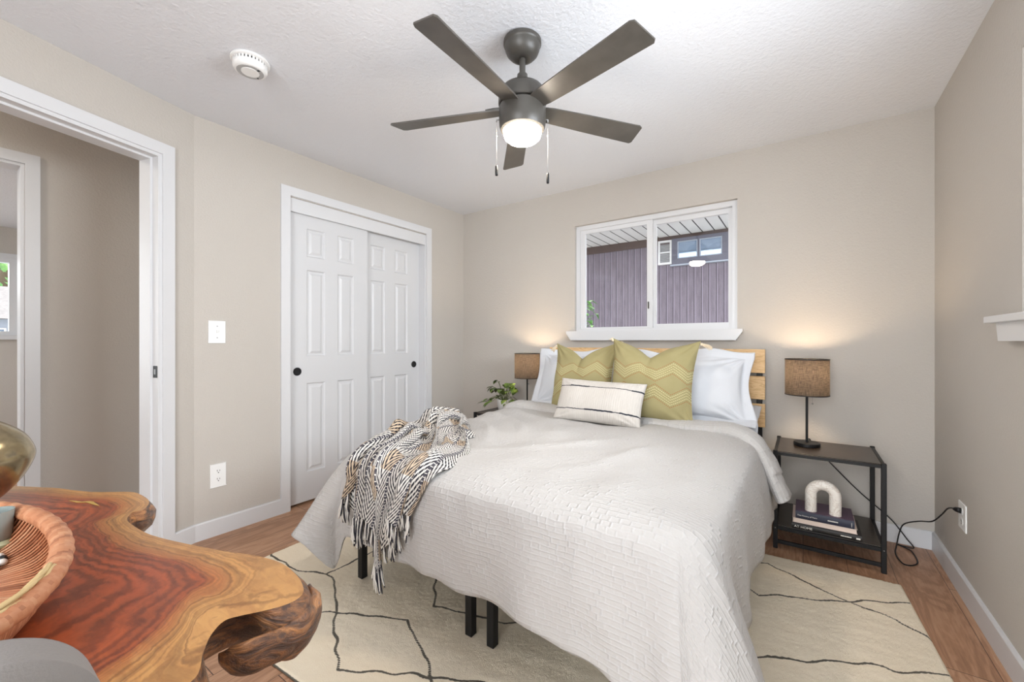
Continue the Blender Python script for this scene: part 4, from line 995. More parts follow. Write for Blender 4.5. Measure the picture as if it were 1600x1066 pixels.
# ------------------------------------------------------------------ throw blanket gathered over the foot of the bed
def throw():
    nu, nv = 150, 150
    w = np.linspace(-1, 1, nu); t = np.linspace(0, 1, nv); Wg, Tg = np.meshgrid(w, t)
    ip = lambda xs, ys: np.interp(Tg, xs, ys)
    endlen = .925 + .06 * np.sin(Wg * 7.0 + .5) + .07 * np.cos(Wg * 3.1 - .4) - .13 * np.clip(Wg - .55, 0, 1) * 2 - .10 * np.clip(-Wg - .6, 0, 1) * 2
    s = Tg * endlen                                                   # metres along from the rear
    xc = ip([0, .25, .55, .75, 1], [-1.555, -1.55, -1.44, -1.40, -1.435]); half = ip([0, .15, .5, .7, 1], [.13, .175, .26, .25, .185])
    phi = 2 * math.pi * (2.35 * Wg + .55 * np.sin(2.2 * Wg + 3.0 * Tg) + .28 * np.sin(5.2 * Tg + 1.3 + Wg) + .12 * sines(Wg, Tg * 3, 3, 3))
    amp = ip([0, .07, .3, .6, 1], [.022, .055, .050, .046, .044])
    h = .014 + amp * (.5 + .5 * np.sin(phi)) + .010 * sines(Wg * 2, Tg * 6, 3.2, 12) + .004 * sines(Wg * 2, Tg * 6, 9, 13)
    lump = .066 * np.exp(-((Tg - .17) / .16) ** 2 - ((Wg + .1) / .9) ** 2) + .020 * np.exp(-((Tg - .48) / .10) ** 2 - ((Wg + .55) / .35) ** 2)
    lump = lump - .030 * np.exp(-((Tg - .36) / .05) ** 2 - ((Wg - .1) / .4) ** 2)
    cross = .018 * np.exp(-((Tg - .30 - .05 * np.sin(Wg * 3)) / .035) ** 2) + .014 * np.exp(-((Tg - .43 + .08 * Wg) / .035) ** 2)
    h = np.maximum(h + lump + cross, .010)
    h = h * np.clip((Tg + .01) / .05, .15, 1) ** .6
    h = h * (1 - .75 * np.clip((np.abs(Wg) - .88) / .12, 0, 1) ** 2) + .004
    x = xc + half * Wg + .030 * np.cos(phi + .4) * np.clip(Tg * 8, 0, 1)
    y0, yr, r0 = 1.80, 1.185, .062                                    # rear, where the bed edge starts to round, its radius
    s1 = y0 - yr + .26 * np.clip(-Wg, 0, 1) * 0; s2 = s1 + r0 * math.pi / 2
    a = np.clip((s - s1) / r0, 0, math.pi / 2)
    zt = .650 - .012 * np.clip((s - s1 + .2) / .2, 0, 1)
    top = s < s1
    y = np.where(top, y0 - s, yr - (r0 + h) * np.sin(a)); z = np.where(top, zt + h, zt - r0 + (r0 + h) * np.cos(a))
    hang = np.clip(s - s2, 0, 9); z = z - hang
    y = y - .010 * np.clip(hang / .1, 0, 1)
    skew = .30 * (Wg) * (1 - Tg) * np.where(top, 1, 0)
    y = y - .10 * Wg * np.clip((s1 - s) / s1, 0, 1)
    y = y + .06 * np.clip((.10 - Tg) / .10, 0, 1) * (Wg ** 2) * -1
    # over the side of the bed at the rear left the blanket falls a little
    V = np.stack([x, y, z], -1)
    ov = np.clip(-1.745 - V[..., 0], 0, 1); V[..., 2] -= 1.1 * ov * np.where(top, 1, .2)
    idx = np.arange(nu * nv).reshape(nv, nu)
    F = np.stack([idx[:-1, :-1], idx[1:, :-1], idx[1:, 1:], idx[:-1, 1:]], -1).reshape(-1, 4)
    uv = np.stack([Wg * .62 + 1.0, s], -1).reshape(-1, 2)
    base = (-1.45, 1.3, .62)
    root = thing('throw_blanket', base, 'charcoal and cream herringbone throw with tassel fringe, draped over the foot of the bed', 'throw')
    b = npmesh('blanket', V.reshape(-1, 3), F, M['throw'], uv, base=base); b.parent = root
    so = b.modifiers.new('thickness', 'SOLIDIFY'); so.thickness = .006; so.offset = 0
    rnd = random.Random(4)
    ends = [(V[-1, j], V[-1, j] - V[-4, j]) for j in range(1, nu, 3)] 
    for p, d in ends:
        p = Vector(p); d = Vector(d).normalized(); bm = bmnew(); lay = bm.loops.layers.uv.new('UVMap')
        p = p - d * .004; L_ = .065 + .035 * rnd.random(); drift = Vector((rnd.uniform(-.35, .35), 0, 0))
        dn = (Vector((0, 0, -1)) * .9 + d * .35 + drift * .6).normalized()
        for k in range(6):
            n0 = len(bm.faces); g = 6.28 * k / 6; off = Vector((math.cos(g), .6 * math.sin(g), 0))
            tw = rnd.random() * 6
            pts = [p + off * .002, p + dn * L_ * .25 + off * .0035, p + dn * L_ * .6 + off * .006 + Vector((.004 * math.sin(tw), -.002, 0)), p + dn * L_ * (.9 + .2 * rnd.random()) + off * .008 + Vector((.008 * math.sin(tw + 1), 0, 0))]
            tube(bm, catm(pts, 3), [.0031] * 9 + [.0020], 5)
            bm.faces.ensure_lookup_table()
            for f in bm.faces[n0:]:
                for l in f.loops: l[lay].uv = (.75 if k % 3 == 0 else .25, .5)
        obj('fringe_tassel', bm, M['fringe'], root, True)
throw()

# ------------------------------------------------------------------ nightstands
def nightstand(label):
    x0, x1, y0, y1 = -.137, .338, 2.735, 3.172; t = thing('nightstand', ((x0 + x1) / 2, (y0 + y1) / 2, 0), label, 'nightstand'); p = .021
    for lx in (x0, x1 - p):
        for ly in (y0, y1 - p):
            bm = bmnew(); box(bm, lx, lx + p, ly, ly + p, .001, .543, .002); obj('leg', bm, M['black'], t)
    for z0, z1, nm in ((.519, .535, 'top_rail'), (.106, .124, 'shelf_rail'), (.030, .048, 'bottom_rail')):
        for ly in (y0 + .003, y1 - p + .003):
            if nm == 'bottom_rail' and ly > 3: continue
            bm = bmnew(); box(bm, x0 + p, x1 - p, ly, ly + .015, z0, z1, .001); obj(nm, bm, M['black'], t)
        if nm != 'bottom_rail':
            for lx in (x0 + .003, x1 - p + .003):
                bm = bmnew(); box(bm, lx, lx + .015, y0 + p, y1 - p, z0, z1 + (.004 if nm == 'top_rail' else 0), .001); obj(nm, bm, M['black'], t)
    bm = bmnew(); box(bm, x0 + .0185, x1 - .0185, y0 + .0185, y1 - .0185, .524, .538, .001); obj('top', bm, M['veneer'], t)
    bm = bmnew(); box(bm, x0 + .0185, x1 - .0185, y0 + .0185, y1 - .0185, .112, .127, .001); obj('shelf', bm, M['veneer'], t)
    for lx in (x0 + p / 2, x1 - p / 2):
        bm = bmnew(); lathe(bm, [(.003, 0), (.0025, .0015)], (0, 0, 0), 10)
        for v in bm.verts: v.co = Vector((lx + v.co.x, y0 - v.co.z + .0002, .115 + v.co.y))
        obj('bolt', bm, M['steel'], t)
    return t
ns = nightstand('black metal nightstand with two dark shelves right of the bed')
nsl = copy_tree(ns, ns.location + Vector((-2.172, 0, 0)), 'black nightstand left of the bed, mostly hidden behind it')

# ------------------------------------------------------------------ table lamps
def lamp(c, label):
    c = Vector(c); t = thing('table_lamp', c, label, 'table lamp')
    bm = bmnew(); lathe(bm, [(.062, .0005), (.065, .003), (.065, .019), (.062, .022), (.002, .0225)], c, 48); obj('base', bm, M['black'], t, 'auto')
    bm = bmnew(); lathe(bm, [(.0065, .022), (.0065, .335)], c, 16); lathe(bm, [(.014, .330), (.014, .375), (.011, .380)], c, 16); obj('pole', bm, M['black'], t, 'auto')
    z0, z1, r = .299, .505, .1075
    bm = bmnew(); lay = bm.loops.layers.uv.new('UVMap'); n = 72
    rows = [[bm.verts.new(c + Vector((rr * math.cos(6.28319 * k / n), rr * math.sin(6.28319 * k / n), z))) for k in range(n)] for rr, z in ((r, z0), (r, z1))]
    for k in range(n):
        f = bm.faces.new((rows[0][k], rows[0][(k + 1) % n], rows[1][(k + 1) % n], rows[1][k]))
        for l, (a, b) in zip(f.loops, ((k, 0), (k + 1, 0), (k + 1, 1), (k, 1))): l[lay].uv = (a / n * 3.3, b)
    sh = obj('lamp_shade', bm, M['shade'], t, True)
    for zz in (z0, z1):
        bm = bmnew(); pts = [c + Vector((r * math.cos(6.28319 * k / 48), r * math.sin(6.28319 * k / 48), zz)) for k in range(48)]
        rows = [[bm.verts.new(c + Vector(((r + a) * math.cos(6.28319 * k / 48), (r + a) * math.sin(6.28319 * k / 48), zz + b))) for k in range(48)] for a, b in ((-.0016, -.003), (.0016, -.003), (.0016, .003), (-.0016, .003))]
        for i in range(4):
            for k in range(48): bm.faces.new((rows[i][k], rows[i][(k + 1) % 48], rows[(i + 1) % 4][(k + 1) % 48], rows[(i + 1) % 4][k]))
        obj('shade_trim', bm, M['black'], sh)
    bm = bmnew()
    for k in range(3):
        a = 6.28319 * k / 3 + .4; tube(bm, [c + Vector((.013 * math.cos(a), .013 * math.sin(a), z0 + .045)), c + Vector((r * math.cos(a), r * math.sin(a), z0 + .012))], .0015, 6)
    obj('shade_spider', bm, M['black'], sh)
    bm = bmnew(); lathe(bm, [(.012, .378), (.014, .392), (.026, .418), (.028, .435), (.022, .455), (.008, .464)], c, 24); obj('bulb', bm, M['bulb'], t, True)
    bm = bmnew(); e = c + Vector((.026, -.02, 0))
    tube(bm, [c + Vector((.006, -.006, .345)), e + Vector((0, 0, .338)), e + Vector((0, 0, .255))], .0009, 6)
    ch = obj('pull_chain', bm, M['steel'], t)
    bm = bmnew(); sphere(bm, e + Vector((0, 0, .250)), .0055, 10); obj('chain_knob', bm, M['steel'], ch, True)
    point('lamp_glow', c + Vector((0, 0, .436)), .030, LAMPW, (1, .76, .50))
    return t
rl = lamp((.018, 2.985, .538), 'table lamp with dark linen drum shade on the right nightstand')
ll = lamp((-1.925, 2.985, .538), 'table lamp with dark linen drum shade on the left nightstand, beside the plant')
cord = catm([(.018, 3.052, .545), (.022, 3.12, .5425), (.032, 3.178, .543), (.045, 3.184, .52), (.112, 3.185, .436), (.262, 3.185, .272), (.400, 3.183, .145), (.445, 3.17, .09), (.475, 3.165, .045), (.50, 3.15, .010), (.455, 3.155, .007), (.432, 3.168, .006), (.47, 3.13, .006), (.486, 3.09, .006), (.486, 2.97, .006), (.455, 2.91, .006), (.420, 2.91, .006), (.408, 3.02, .006), (.425, 3.11, .025), (.437, 3.11, .10), (.455, 3.10, .150), (.50, 3.03, .200), (.535, 2.95, .236), (.553, 2.87, .300), (.560, 2.80, .355), (.566, 2.755, .375), (.572, 2.728, .3785)], 7)
bm = bmnew(); tube(bm, cord, .0032, 8); co_ = obj('power_cord', bm, M['black'], rl, True)
bm = bmnew(); tube(bm, [(.566, 2.735, .3782), (.572, 2.727, .380), (.579, 2.719, .381), (.5868, 2.7105, .3815)], [.005, .010, .012, .0125], 14); obj('plug', bm, M['black'], co_, True)

# ------------------------------------------------------------------ books and arch on the lower shelf
def book(x0, x1, y0, y1, z0, z1, cov, label, top=None, spine_front=True, yaw=0):
    c = Vector(((x0 + x1) / 2, (y0 + y1) / 2, z0)); t = thing('book', c, label, 'book')
    e = .0025
    bm = bmnew(); box(bm, x0 + .004, x1 - .004, y0 + .004, y1 - .005, z0 + e, z1 - e); obj('page_block', bm, M['pages'], t)
    bm = bmnew(); box(bm, x0, x1, y0, y1, z0 + .0003, z0 + e, .0006); obj('back_cover', bm, cov, t)
    bm = bmnew(); box(bm, x0, x1, y0, y1, z1 - e, z1, .0006); obj('front_cover', bm, top or cov, t)
    if spine_front:
        bm = bmnew(); tube(bm, [(x0, y0 + .001, (z0 + z1) / 2), (x1, y0 + .001, (z0 + z1) / 2)], 1, 16, flat=((z1 - z0) / 2 - .0002, .006), up=(0, 0, 1)); obj('spine', bm, cov, t, 'auto')
    return t
FR = lambda x, y, z: Matrix(((1, 0, 0, x), (0, 0, -1, y), (0, 1, 0, z), (0, 0, 0, 1)))
zb = .1275
b1 = book(-.052, .246, 2.752, 2.985, zb, zb + .032, M['coverblack'], 'black hardcover titled AT HOME at the bottom of the stack')
text('title_lettering', 'AT HOME', .017, FR(-.040, 2.7438, zb + .016), M['ink'], b1, sx=1.08)
bm = bmnew(); xx = .160
for wd in (.004, .006, .003, .005, .0035, .006, .004, .005): box(bm, xx, xx + wd, 2.7435, 2.7442, zb + .0135, zb + .0185); xx += wd + .0009
obj('author_lettering', bm, M['ink'], b1)
bm = bmnew(); box(bm, .222, .238, 2.744, 2.745, zb + .012, zb + .020); obj('publisher_mark', bm, M['ink'], b1)
zb += .0322
b2 = book(-.048, .228, 2.756, 2.97, zb, zb + .026, M['covercream'], 'cream book in the middle of the stack, page edges facing out', spine_front=False)
zb += .0262
b3 = book(-.034, .216, 2.752, 2.945, zb, zb + .042, M['navy'], 'navy and plum hardcover on top of the stack', M['plum'])
text('title_lettering', 'The History of Paint', .0105, FR(-.026, 2.7435, zb + .021), M['ink'], b3)
bm = bmnew(); xx = .106
for wd in (.0055, .0035, .004, .003, .0045, .006, .004, .0035): box(bm, xx, xx + wd, 2.7432, 2.744, zb + .018, zb + .0235); xx += wd + .0012
obj('author_lettering', bm, M['ink'], b3)
bm = bmnew(); c = Vector((.083, 2.746, zb + .021)); ra = [bm.verts.new(c + Vector((.0085 * math.cos(6.28 * k / 20), -.0022, .0085 * math.sin(6.28 * k / 20)))) for k in range(20)]; bm.faces.new(ra); bmesh.ops.inset_region(bm, faces=bm.faces[:], thickness=.003); bm.faces.ensure_lookup_table(); bmesh.ops.delete(bm, geom=[max(bm.faces, key=lambda f: len(f.verts))], context='FACES')
bmesh.ops.solidify(bm, geom=bm.faces[:], thickness=.0004); obj('emblem', bm, M['ink'], b3)
bm = bmnew(); box(bm, .203, .2045, 2.7435, 2.7445, zb + .010, zb + .032); obj('publisher_mark', bm, M['ink'], b3)
zb += .0422
ac = Vector((.087, 2.79, zb)); bm = bmnew(); rt = .0265
pts = [ac + Vector((-.053, 0, .0005)), ac + Vector((-.053, 0, .02)), ac + Vector((-.053, 0, .06)), ac + Vector((-.053, 0, .095))] + [ac + Vector((-.053 * math.cos(math.pi * k / 16), 0, .095 + .053 * math.sin(math.pi * k / 16))) for k in range(1, 16)] + [ac + Vector((.053, 0, .095)), ac + Vector((.053, 0, .06)), ac + Vector((.053, 0, .02)), ac + Vector((.053, 0, .0005))]
tube(bm, pts, rt, 28, up=(0, 1, 0)); bmesh.ops.remove_doubles(bm, verts=bm.verts[:], dist=.0001)
solo('arch_sculpture', ac, bm, M['marble'], 'white marble arch sculpture standing on the books', 'sculpture', smooth='auto')

# ------------------------------------------------------------------ pothos on the left nightstand
pc = Vector((-2.155, 2.97, .5385)); t = thing('potted_plant', pc, 'small leafy pothos in a white pot on the left nightstand', 'plant')
bm = bmnew(); lathe(bm, [(.042, .0005), (.050, .006), (.060, .05), (.064, .098), (.061, .100), (.058, .085)], pc, 40, closed_top=False); obj('pot', bm, M['pot'], t, 'auto')
bm = bmnew(); lathe(bm, [(.0575, .080), (.0578, .086), (.002, .088)], pc, 24); obj('soil', bm, M['soil'], t, 'auto')
def leaf_mesh(bm, p, d, up, L, Wd, curl=.25, fold=.25):
    d = d.normalized(); s = d.cross(up).normalized(); u = s.cross(d).normalized(); N = 7; rows = []
    for i in range(N + 1):
        f = i / N; w = Wd * (math.sin(math.pi * min(1, f * .86 + .14)) ** .8) * (1 if f < .55 else (1 - (f - .55) / .45 * .35)) if 0 < f < 1 else 0.001
        c = p + d * (L * f) - u * (curl * L * f * f)
        rows.append([bm.verts.new(c + s * (w * q) + u * (fold * abs(q) * w)) for q in (-1, -.5, 0, .5, 1)])
    for a, b in zip(rows, rows[1:]):
        for k in range(4): bm.faces.new((a[k], a[k + 1], b[k + 1], b[k]))
rnd = random.Random(12); bs = bmnew()
leaves = []
for k in range(38):
    az = rnd.random() * 6.283; el = rnd.uniform(.05, 1.3); out = .05 + .145 * math.cos(el) * rnd.uniform(.6, 1); hz = .11 + .165 * math.sin(el) * rnd.uniform(.55, 1) - (.05 if el < .4 else 0)
    tip = pc + Vector((math.cos(az) * out, math.sin(az) * out * .75, hz)); tip.y = min(tip.y, YB - .07); tip.x = min(tip.x, pc.x + .085)
    base = pc + Vector((math.cos(az) * .02, math.sin(az) * .02, .086))
    tube(bs, catm([base, (base + tip) / 2 + Vector((0, 0, .035)), tip], 4), .0016, 5)
    d = Vector((math.cos(az), math.sin(az), rnd.uniform(-.7, .15))); leaves.append((tip, d))
obj('stems', bs, M['stem'], t, True)
bm = bmnew()
for tip, d in leaves:
    if tip.y + d.y * .08 > YB - .02: d.y = -abs(d.y)
    if tip.x > pc.x + .05: d = Vector((.15, -abs(d.y) - .3, d.z))
    leaf_mesh(bm, tip, d, Vector((0, 0, 1)), rnd.uniform(.055, .085), rnd.uniform(.020, .030))
lf = obj('foliage', bm, M['leaf'], t, True); lf['kind'] = 'stuff'

# ------------------------------------------------------------------ live edge table in the foreground
def live_table():
    zt = .78
    out = [(-1.563, .194), (-1.488, .225), (-1.421, .255), (-1.354, .303), (-1.313, .312), (-1.258, .313), (-1.221, .306), (-1.187, .288), (-1.186, .270), (-1.160, .256), (-1.13, .251), (-1.049, .255), (-.993, .265), (-.928, .283), (-.846, .309), (-.77, .338), (-.713, .350), (-.656, .346), (-.612, .333), (-.596, .318), (-.595, .299), (-.606, .275), (-.622, .250), (-.627, .234), (-.611, .214), (-.585, .197), (-.545, .172), (-.560, .118), (-.575, .05), (-.585, -.06), (-.62, -.2), (-.72, -.34), (-.95, -.43), (-1.2, -.46), (-1.45, -.40), (-1.66, -.27), (-1.76, -.08), (-1.70, .10)]
    pts = catm_closed([(x, y, zt) for x, y in out], 8); P = np.array([(p.x, p.y) for p in pts]); n = len(P)
    rng = np.random.RandomState(2)
    spine = np.array([(-1.50, .10), (-1.25, .16), (-1.0, .12), (-.80, .20), (-.72, .235), (-.76, .10), (-.78, -.1), (-.95, -.25), (-1.3, -.28), (-1.55, -.12)])
    # nearest point on the closed spine for each outline point, smoothed so the rings do not fold
    sp = catm_closed([(x, y, 0) for x, y in spine], 30); SP = np.array([(p.x, p.y) for p in sp])
    j = np.array([np.argmin(((SP - p) ** 2).sum(1)) for p in P]); jj = np.unwrap(j * 2 * np.pi / len(SP)) 
    k = 25; pad = np.concatenate([jj[-k:] - 2 * np.pi * np.sign(jj[-1] - jj[0]), jj, jj[:k] + 2 * np.pi * np.sign(jj[-1] - jj[0])])
    pad = np.maximum.accumulate(pad) if jj[-1] > jj[0] else np.minimum.accumulate(pad)
    sm = np.convolve(pad, np.ones(13) / 13, 'same')[k:-k]; f = (sm / (2 * np.pi) * len(SP)) % len(SP)
    i0 = np.floor(f).astype(int) % len(SP); T = SP[i0] + (f - np.floor(f))[:, None] * (SP[(i0 + 1) % len(SP)] - SP[i0])
    NR = 22; bm = bmnew(); rows = []
    for r in range(NR + 1):
        g = r / NR; g = g ** 1.15; q = P + (T - P) * g
        rows.append([bm.verts.new((a, b, zt)) for a, b in q])
    lay_f = []
    for a, b in zip(rows, rows[1:]):
        for i in range(n): bm.faces.new((a[i], a[(i + 1) % n], b[(i + 1) % n], b[i]))
    r = bmesh.ops.triangle_fill(bm, use_beauty=True, edges=[bm.edges.get((rows[-1][i], rows[-1][(i + 1) % n])) for i in range(n)])
    t = thing('live_edge_table', (-1.1, -.05, 0), 'red-brown live edge walnut slab table in the left foreground', 'table')
    o = obj('slab_top', bm, M['slab'], t, True)
    co = np.empty(len(o.data.vertices) * 3); o.data.vertices.foreach_get('co', co); co = co.reshape(-1, 3)[:, :2] + np.array((-1.1, -.05))
    D = np.sqrt(((co[:, None, :] - P[None, ::2, :]) ** 2).sum(2)).min(1)
    ed = np.empty(len(o.data.edges) * 2, np.int32); o.data.edges.foreach_get('vertices', ed); ed = ed.reshape(-1, 2); bd = D < 1e-3
    for _ in range(110):
        acc = np.zeros(len(D)); cn = np.zeros(len(D))
        np.add.at(acc, ed[:, 0], D[ed[:, 1]]); np.add.at(acc, ed[:, 1], D[ed[:, 0]]); np.add.at(cn, ed[:, 0], 1); np.add.at(cn, ed[:, 1], 1)
        D = np.where(bd, D, acc / np.maximum(cn, 1))
    D = np.clip(D - .075 * np.exp(-((co[:, 0] + .60) ** 2 + (co[:, 1] - .30) ** 2) / .125 ** 2) * np.clip(D / .03, 0, 1) + 0, 0, 9)
    at = o.data.attributes.new('edge_distance', 'FLOAT', 'POINT'); at.data.foreach_set('value', D.astype(np.float32))
    # the bark edge: wall profile rows, flaring out round the lobe, hollow at its front
    tang = np.roll(P, -1, 0) - np.roll(P, 1, 0); nrm = np.stack([-tang[:, 1], tang[:, 0]], 1); nrm /= np.linalg.norm(nrm, axis=1)[:, None]
    area2 = np.sum(P[:, 0] * np.roll(P[:, 1], -1) - np.roll(P[:, 0], -1) * P[:, 1]); nrm *= (-1 if area2 > 0 else 1)
    ang = np.arange(n)
    def near(x, y, w): return np.exp(-(((P[:, 0] - x) ** 2 + (P[:, 1] - y) ** 2) / w ** 2))
    lobe = near(-.60, .315, .07); cav = near(-.622, .245, .042); neck = near(-.58, .16, .07)
    prof = [(0, 0), (.002, -.004), (.006, -.014), (.010, -.026), (.010, -.038), (.004, -.050), (-.008, -.060), (-.03, -.068)]
    bm = bmnew(); rows = []
    for ri, (do, dz) in enumerate(prof):
        ff = ri / (len(prof) - 1); row = []
        for i in range(n):
            p3 = Vector((P[i, 0] * 14, P[i, 1] * 14, dz * 22)); nz = mnoise.noise(p3) * .010 * ff * 2 + mnoise.noise(p3 * 3) * .004 * ff
            d = do + lobe[i] * .010 * math.sin(math.pi * min(1, ff * 1.25)) - cav[i] * .050 * math.sin(math.pi / 2 * min(1, ff * 2.2)) + nz * (ri > 1)
            zz = zt + dz * (1 + .35 * lobe[i] + .5 * neck[i] + .2 * mnoise.noise(p3 * .6))
            row.append(bm.verts.new((P[i, 0] + nrm[i, 0] * d, P[i, 1] + nrm[i, 1] * d, zz)))
        rows.append(row)
    for a, b in zip(rows, rows[1:]):
        for i in range(n): bm.faces.new((a[i], a[(i + 1) % n], b[(i + 1) % n], b[i]))
    bmesh.ops.triangle_fill(bm, use_beauty=True, edges=[bm.edges.get((rows[-1][i], rows[-1][(i + 1) % n])) for i in range(n)])
    e = obj('live_edge', bm, M['liveedge'], t, True); e['label'] = 'glossy dark bark edge'
    # the root that curls back under the lobe
    path = catm([(-.650, .362, .744), (-.616, .352, .742), (-.588, .326, .740), (-.583, .296, .736), (-.594, .270, .733), (-.607, .251, .730), (-.622, .239, .729), (-.635, .231, .730)], 6)
    m = len(path); rad = [.0135 + .0085 * math.sin(math.pi * min(1, (k / (m - 1)) * 1.1)) for k in range(m)]
    rad = [r_ * (1 if k < m - 8 else (1 - .68 * (k - m + 8) / 8)) for k, r_ in enumerate(rad)]
    bm = bmnew(); tube(bm, path, rad, 20, flat=(1.2, .5), up=(0, 0, 1))
    for v in bm.verts: v.co += Vector((1, .3, .4)) * (mnoise.noise(v.co * 55) * .005) + Vector((0, .4, 1)) * (mnoise.noise(v.co * 22) * .006)
    h = obj('root_hook', bm, M['liveedge'], t, True); h['label'] = 'hooked root below the slab tip'
    # knobbly burl at the far corner
    bm = bmnew(); rnd = random.Random(3)
    for k in range(9):
        f_ = k / 8; c = Vector((-1.268 + .085 * f_, .309 - .038 * f_ ** 2, zt - .028)); sphere(bm, c + Vector((0, -.008, rnd.uniform(-.008, .006))), rnd.uniform(.011, .016), 12, (1, .8, 1.25))
    bmesh.ops.remove_doubles(bm, verts=bm.verts[:], dist=.0002); bu = obj('burl', bm, M['liveedge'], t, True)
    # gold filled crack across the far arm
    bm = bmnew(); z = zt + .0004
    cr = [(-1.395, .205), (-1.362, .213), (-1.345, .226), (-1.318, .231), (-1.290, .238), (-1.316, .237), (-1.338, .236), (-1.350, .232), (-1.358, .221), (-1.378, .214)]
    poly_prism(bm, [Vector((a, b, z)) for a, b in cr], (0, 0, .0005)); fi = obj('crack_fill', bm, M['brass'], t); fi['label'] = 'gold resin filled crack'
    for lx, ly in ((-1.45, .02), (-.80, .05), (-1.30, -.28), (-.85, -.22)):
        bm = bmnew(); tube(bm, [(lx, ly, .001), (lx * .9 + -1.1 * .1, ly, .4), (lx, ly, .712)], [.03, .036, .045], 14); obj('leg', bm, M['liveedge'], t, True)
live_table()

# ------------------------------------------------------------------ things on the table
vc = Vector((-1.50, .050, .7805)); bm = bmnew()
lathe(bm, [(.034, 0)] + [(p.x, p.y) for p in catm([(.045, .002, 0), (.070, .022, 0), (.098, .058, 0), (.115, .098, 0), (.114, .124, 0), (.098, .156, 0), (.070, .182, 0), (.042, .200, 0), (.028, .214, 0), (.025, .238, 0), (.030, .254, 0)], 6)] + [(.026, .254), (.020, .23)], vc, 64, closed_top=False)
solo('vase', vc, bm, M['gold'], 'round pewter-gold vase on the far left of the slab table', 'vase', smooth=True)
def basket():
    bc = Vector((-.962, -.012, .7822)); a0, b0 = .300, .140; t = thing('woven_basket', bc, 'oval woven rattan tray basket on the slab table', 'basket')
    def oval(ang, f, z): return bc + Vector((a0 * f * math.cos(ang), b0 * f * math.sin(ang), z))
    n = 180
    bm = bmnew(); lay = bm.loops.layers.uv.new('UVMap')
    prof = [(.0, .006), (.45, .006), (.70, .010), (.84, .022), (.93, .042), (.985, .066)]
    prof2 = [(.99, .060), (.94, .036), (.85, .015), (.71, .003), (.45, .001), (0, .001)]
    rows = []
    for f, z in prof + prof2:
        rows.append([bm.verts.new(oval(6.28319 * k / n, max(f, .01) * (1 + .006 * math.sin(k * math.pi)), z + .0015 * (1 if k % 2 else -1) * (f > .3))) for k in range(n)])
    for i, (p_, q_) in enumerate(zip(rows, rows[1:])):
        for k in range(n):
            fc_ = bm.faces.new((p_[k], p_[(k + 1) % n], q_[(k + 1) % n], q_[k]))
            for l, (u, v) in zip(fc_.loops, ((k, i), (k + 1, i), (k + 1, i + 1), (k, i + 1))): l[lay].uv = (u / n * 9, v / 6)
    obj('basket_body', bm, M['wicker'], t, True)
    bm = bmnew(); lay = bm.loops.layers.uv.new('UVMap')                    # the leaning wicker strands of the wall, one woven skin
    for k in range(150):
        a = 6.28319 * k / 150
        pts = [oval(a, .40, .0085), oval(a - .16, .66, .0115), oval(a - .32, .82, .024), oval(a - .43, .915, .045), oval(a - .50, .965, .066)]
        n0 = len(bm.faces); tube(bm, catm(pts, 3), .0024, 5, flat=(.7, 1.2)); bm.faces.ensure_lookup_table()
        for f in bm.faces[n0:]:
            for l in f.loops: l[lay].uv = (k * .137 % 9, .5)
    s_ = obj('wicker_strands', bm, M['wicker'], t, True); s_['kind'] = 'stuff'
    bm = bmnew(); lay = bm.loops.layers.uv.new('UVMap'); n = 240; m = 14; rows = []
    for k in range(n):
        a = 6.28319 * k / n; c = oval(a, 1.0, .070); o = Vector((math.cos(a) / a0, math.sin(a) / b0, 0)).normalized()
        rows.append([])
        for j in range(m):
            b = 6.28319 * j / m; rr = .0112 * (1 + .05 * math.sin(k * 6.28319 / 5 + b)); rows[-1].append(bm.verts.new(c + o * (rr * 1.15 * math.cos(b)) + Vector((0, 0, rr * math.sin(b)))))
    for k in range(n):
        for j in range(m):
            f = bm.faces.new((rows[k][j], rows[(k + 1) % n][j], rows[(k + 1) % n][(j + 1) % m], rows[k][(j + 1) % m]))
            for l in f.loops: l[lay].uv = (k * .006 + j * .003, .5)
    obj('rim', bm, M['wicker'], t, True)
    bm = bmnew(); rnd = random.Random(5)                                    # pale lashed bundle on the near side of the rim
    for k in range(26):
        a0_ = rnd.uniform(.55, .98); ln = rnd.uniform(.3, .55); f = rnd.uniform(.90, 1.01); z = .0835 - .014 * abs(f - .98) / .06
        pts = [oval(a0_ - ln * q, f + .006 * math.sin(q * 9 + k), z + .002 * math.sin(q * 7 + k)) for q in (0, .25, .5, .75, 1)]
        tube(bm, catm(pts, 3), .0026, 5)
    l_ = obj('lashing', bm, M['lash'], t, True); l_['kind'] = 'stuff'
M['lash'] = mat('pale_straw', srgb(206, 180, 132), .7)
basket()
tc = Vector((-1.108, .076, .8055))
tu = thing('tumbler', tc, 'small grey tumbler with a pale green foot in the woven basket', 'tumbler')
bm = bmnew(); lathe(bm, [(.019, .012), (.021, .016), (.0235, .060), (.0215, .060), (.018, .018)], tc, 40, closed_top=False); obj('cup', bm, M['smokedglass'], tu, 'auto')
bm = bmnew(); lathe(bm, [(.016, .0), (.022, .001), (.024, .006), (.020, .0118), (.004, .0119)], tc, 40); obj('foot', bm, M['celadon'], tu, 'auto')
bt_ = thing('bead_garland', (-1.0, .03, .79), 'string of black and white beads lying in the woven basket', 'bead string')
pth = catm([(-1.080, .070, .8025), (-1.052, .080, .8035), (-1.028, .078, .8015), (-1.020, .062, .7995), (-1.040, .045, .7985), (-1.075, .035, .7985), (-1.11, .02, .7985)], 10)
acc = 0; nb = 0; last = None
for p in pth:
    if last is None or (p - last).length > .0118:
        bm = bmnew(); sphere(bm, p, .0058, 12); obj('bead', bm, M['beadblack'] if nb % 2 else M['beadwhite'], bt_, True); nb += 1; last = p

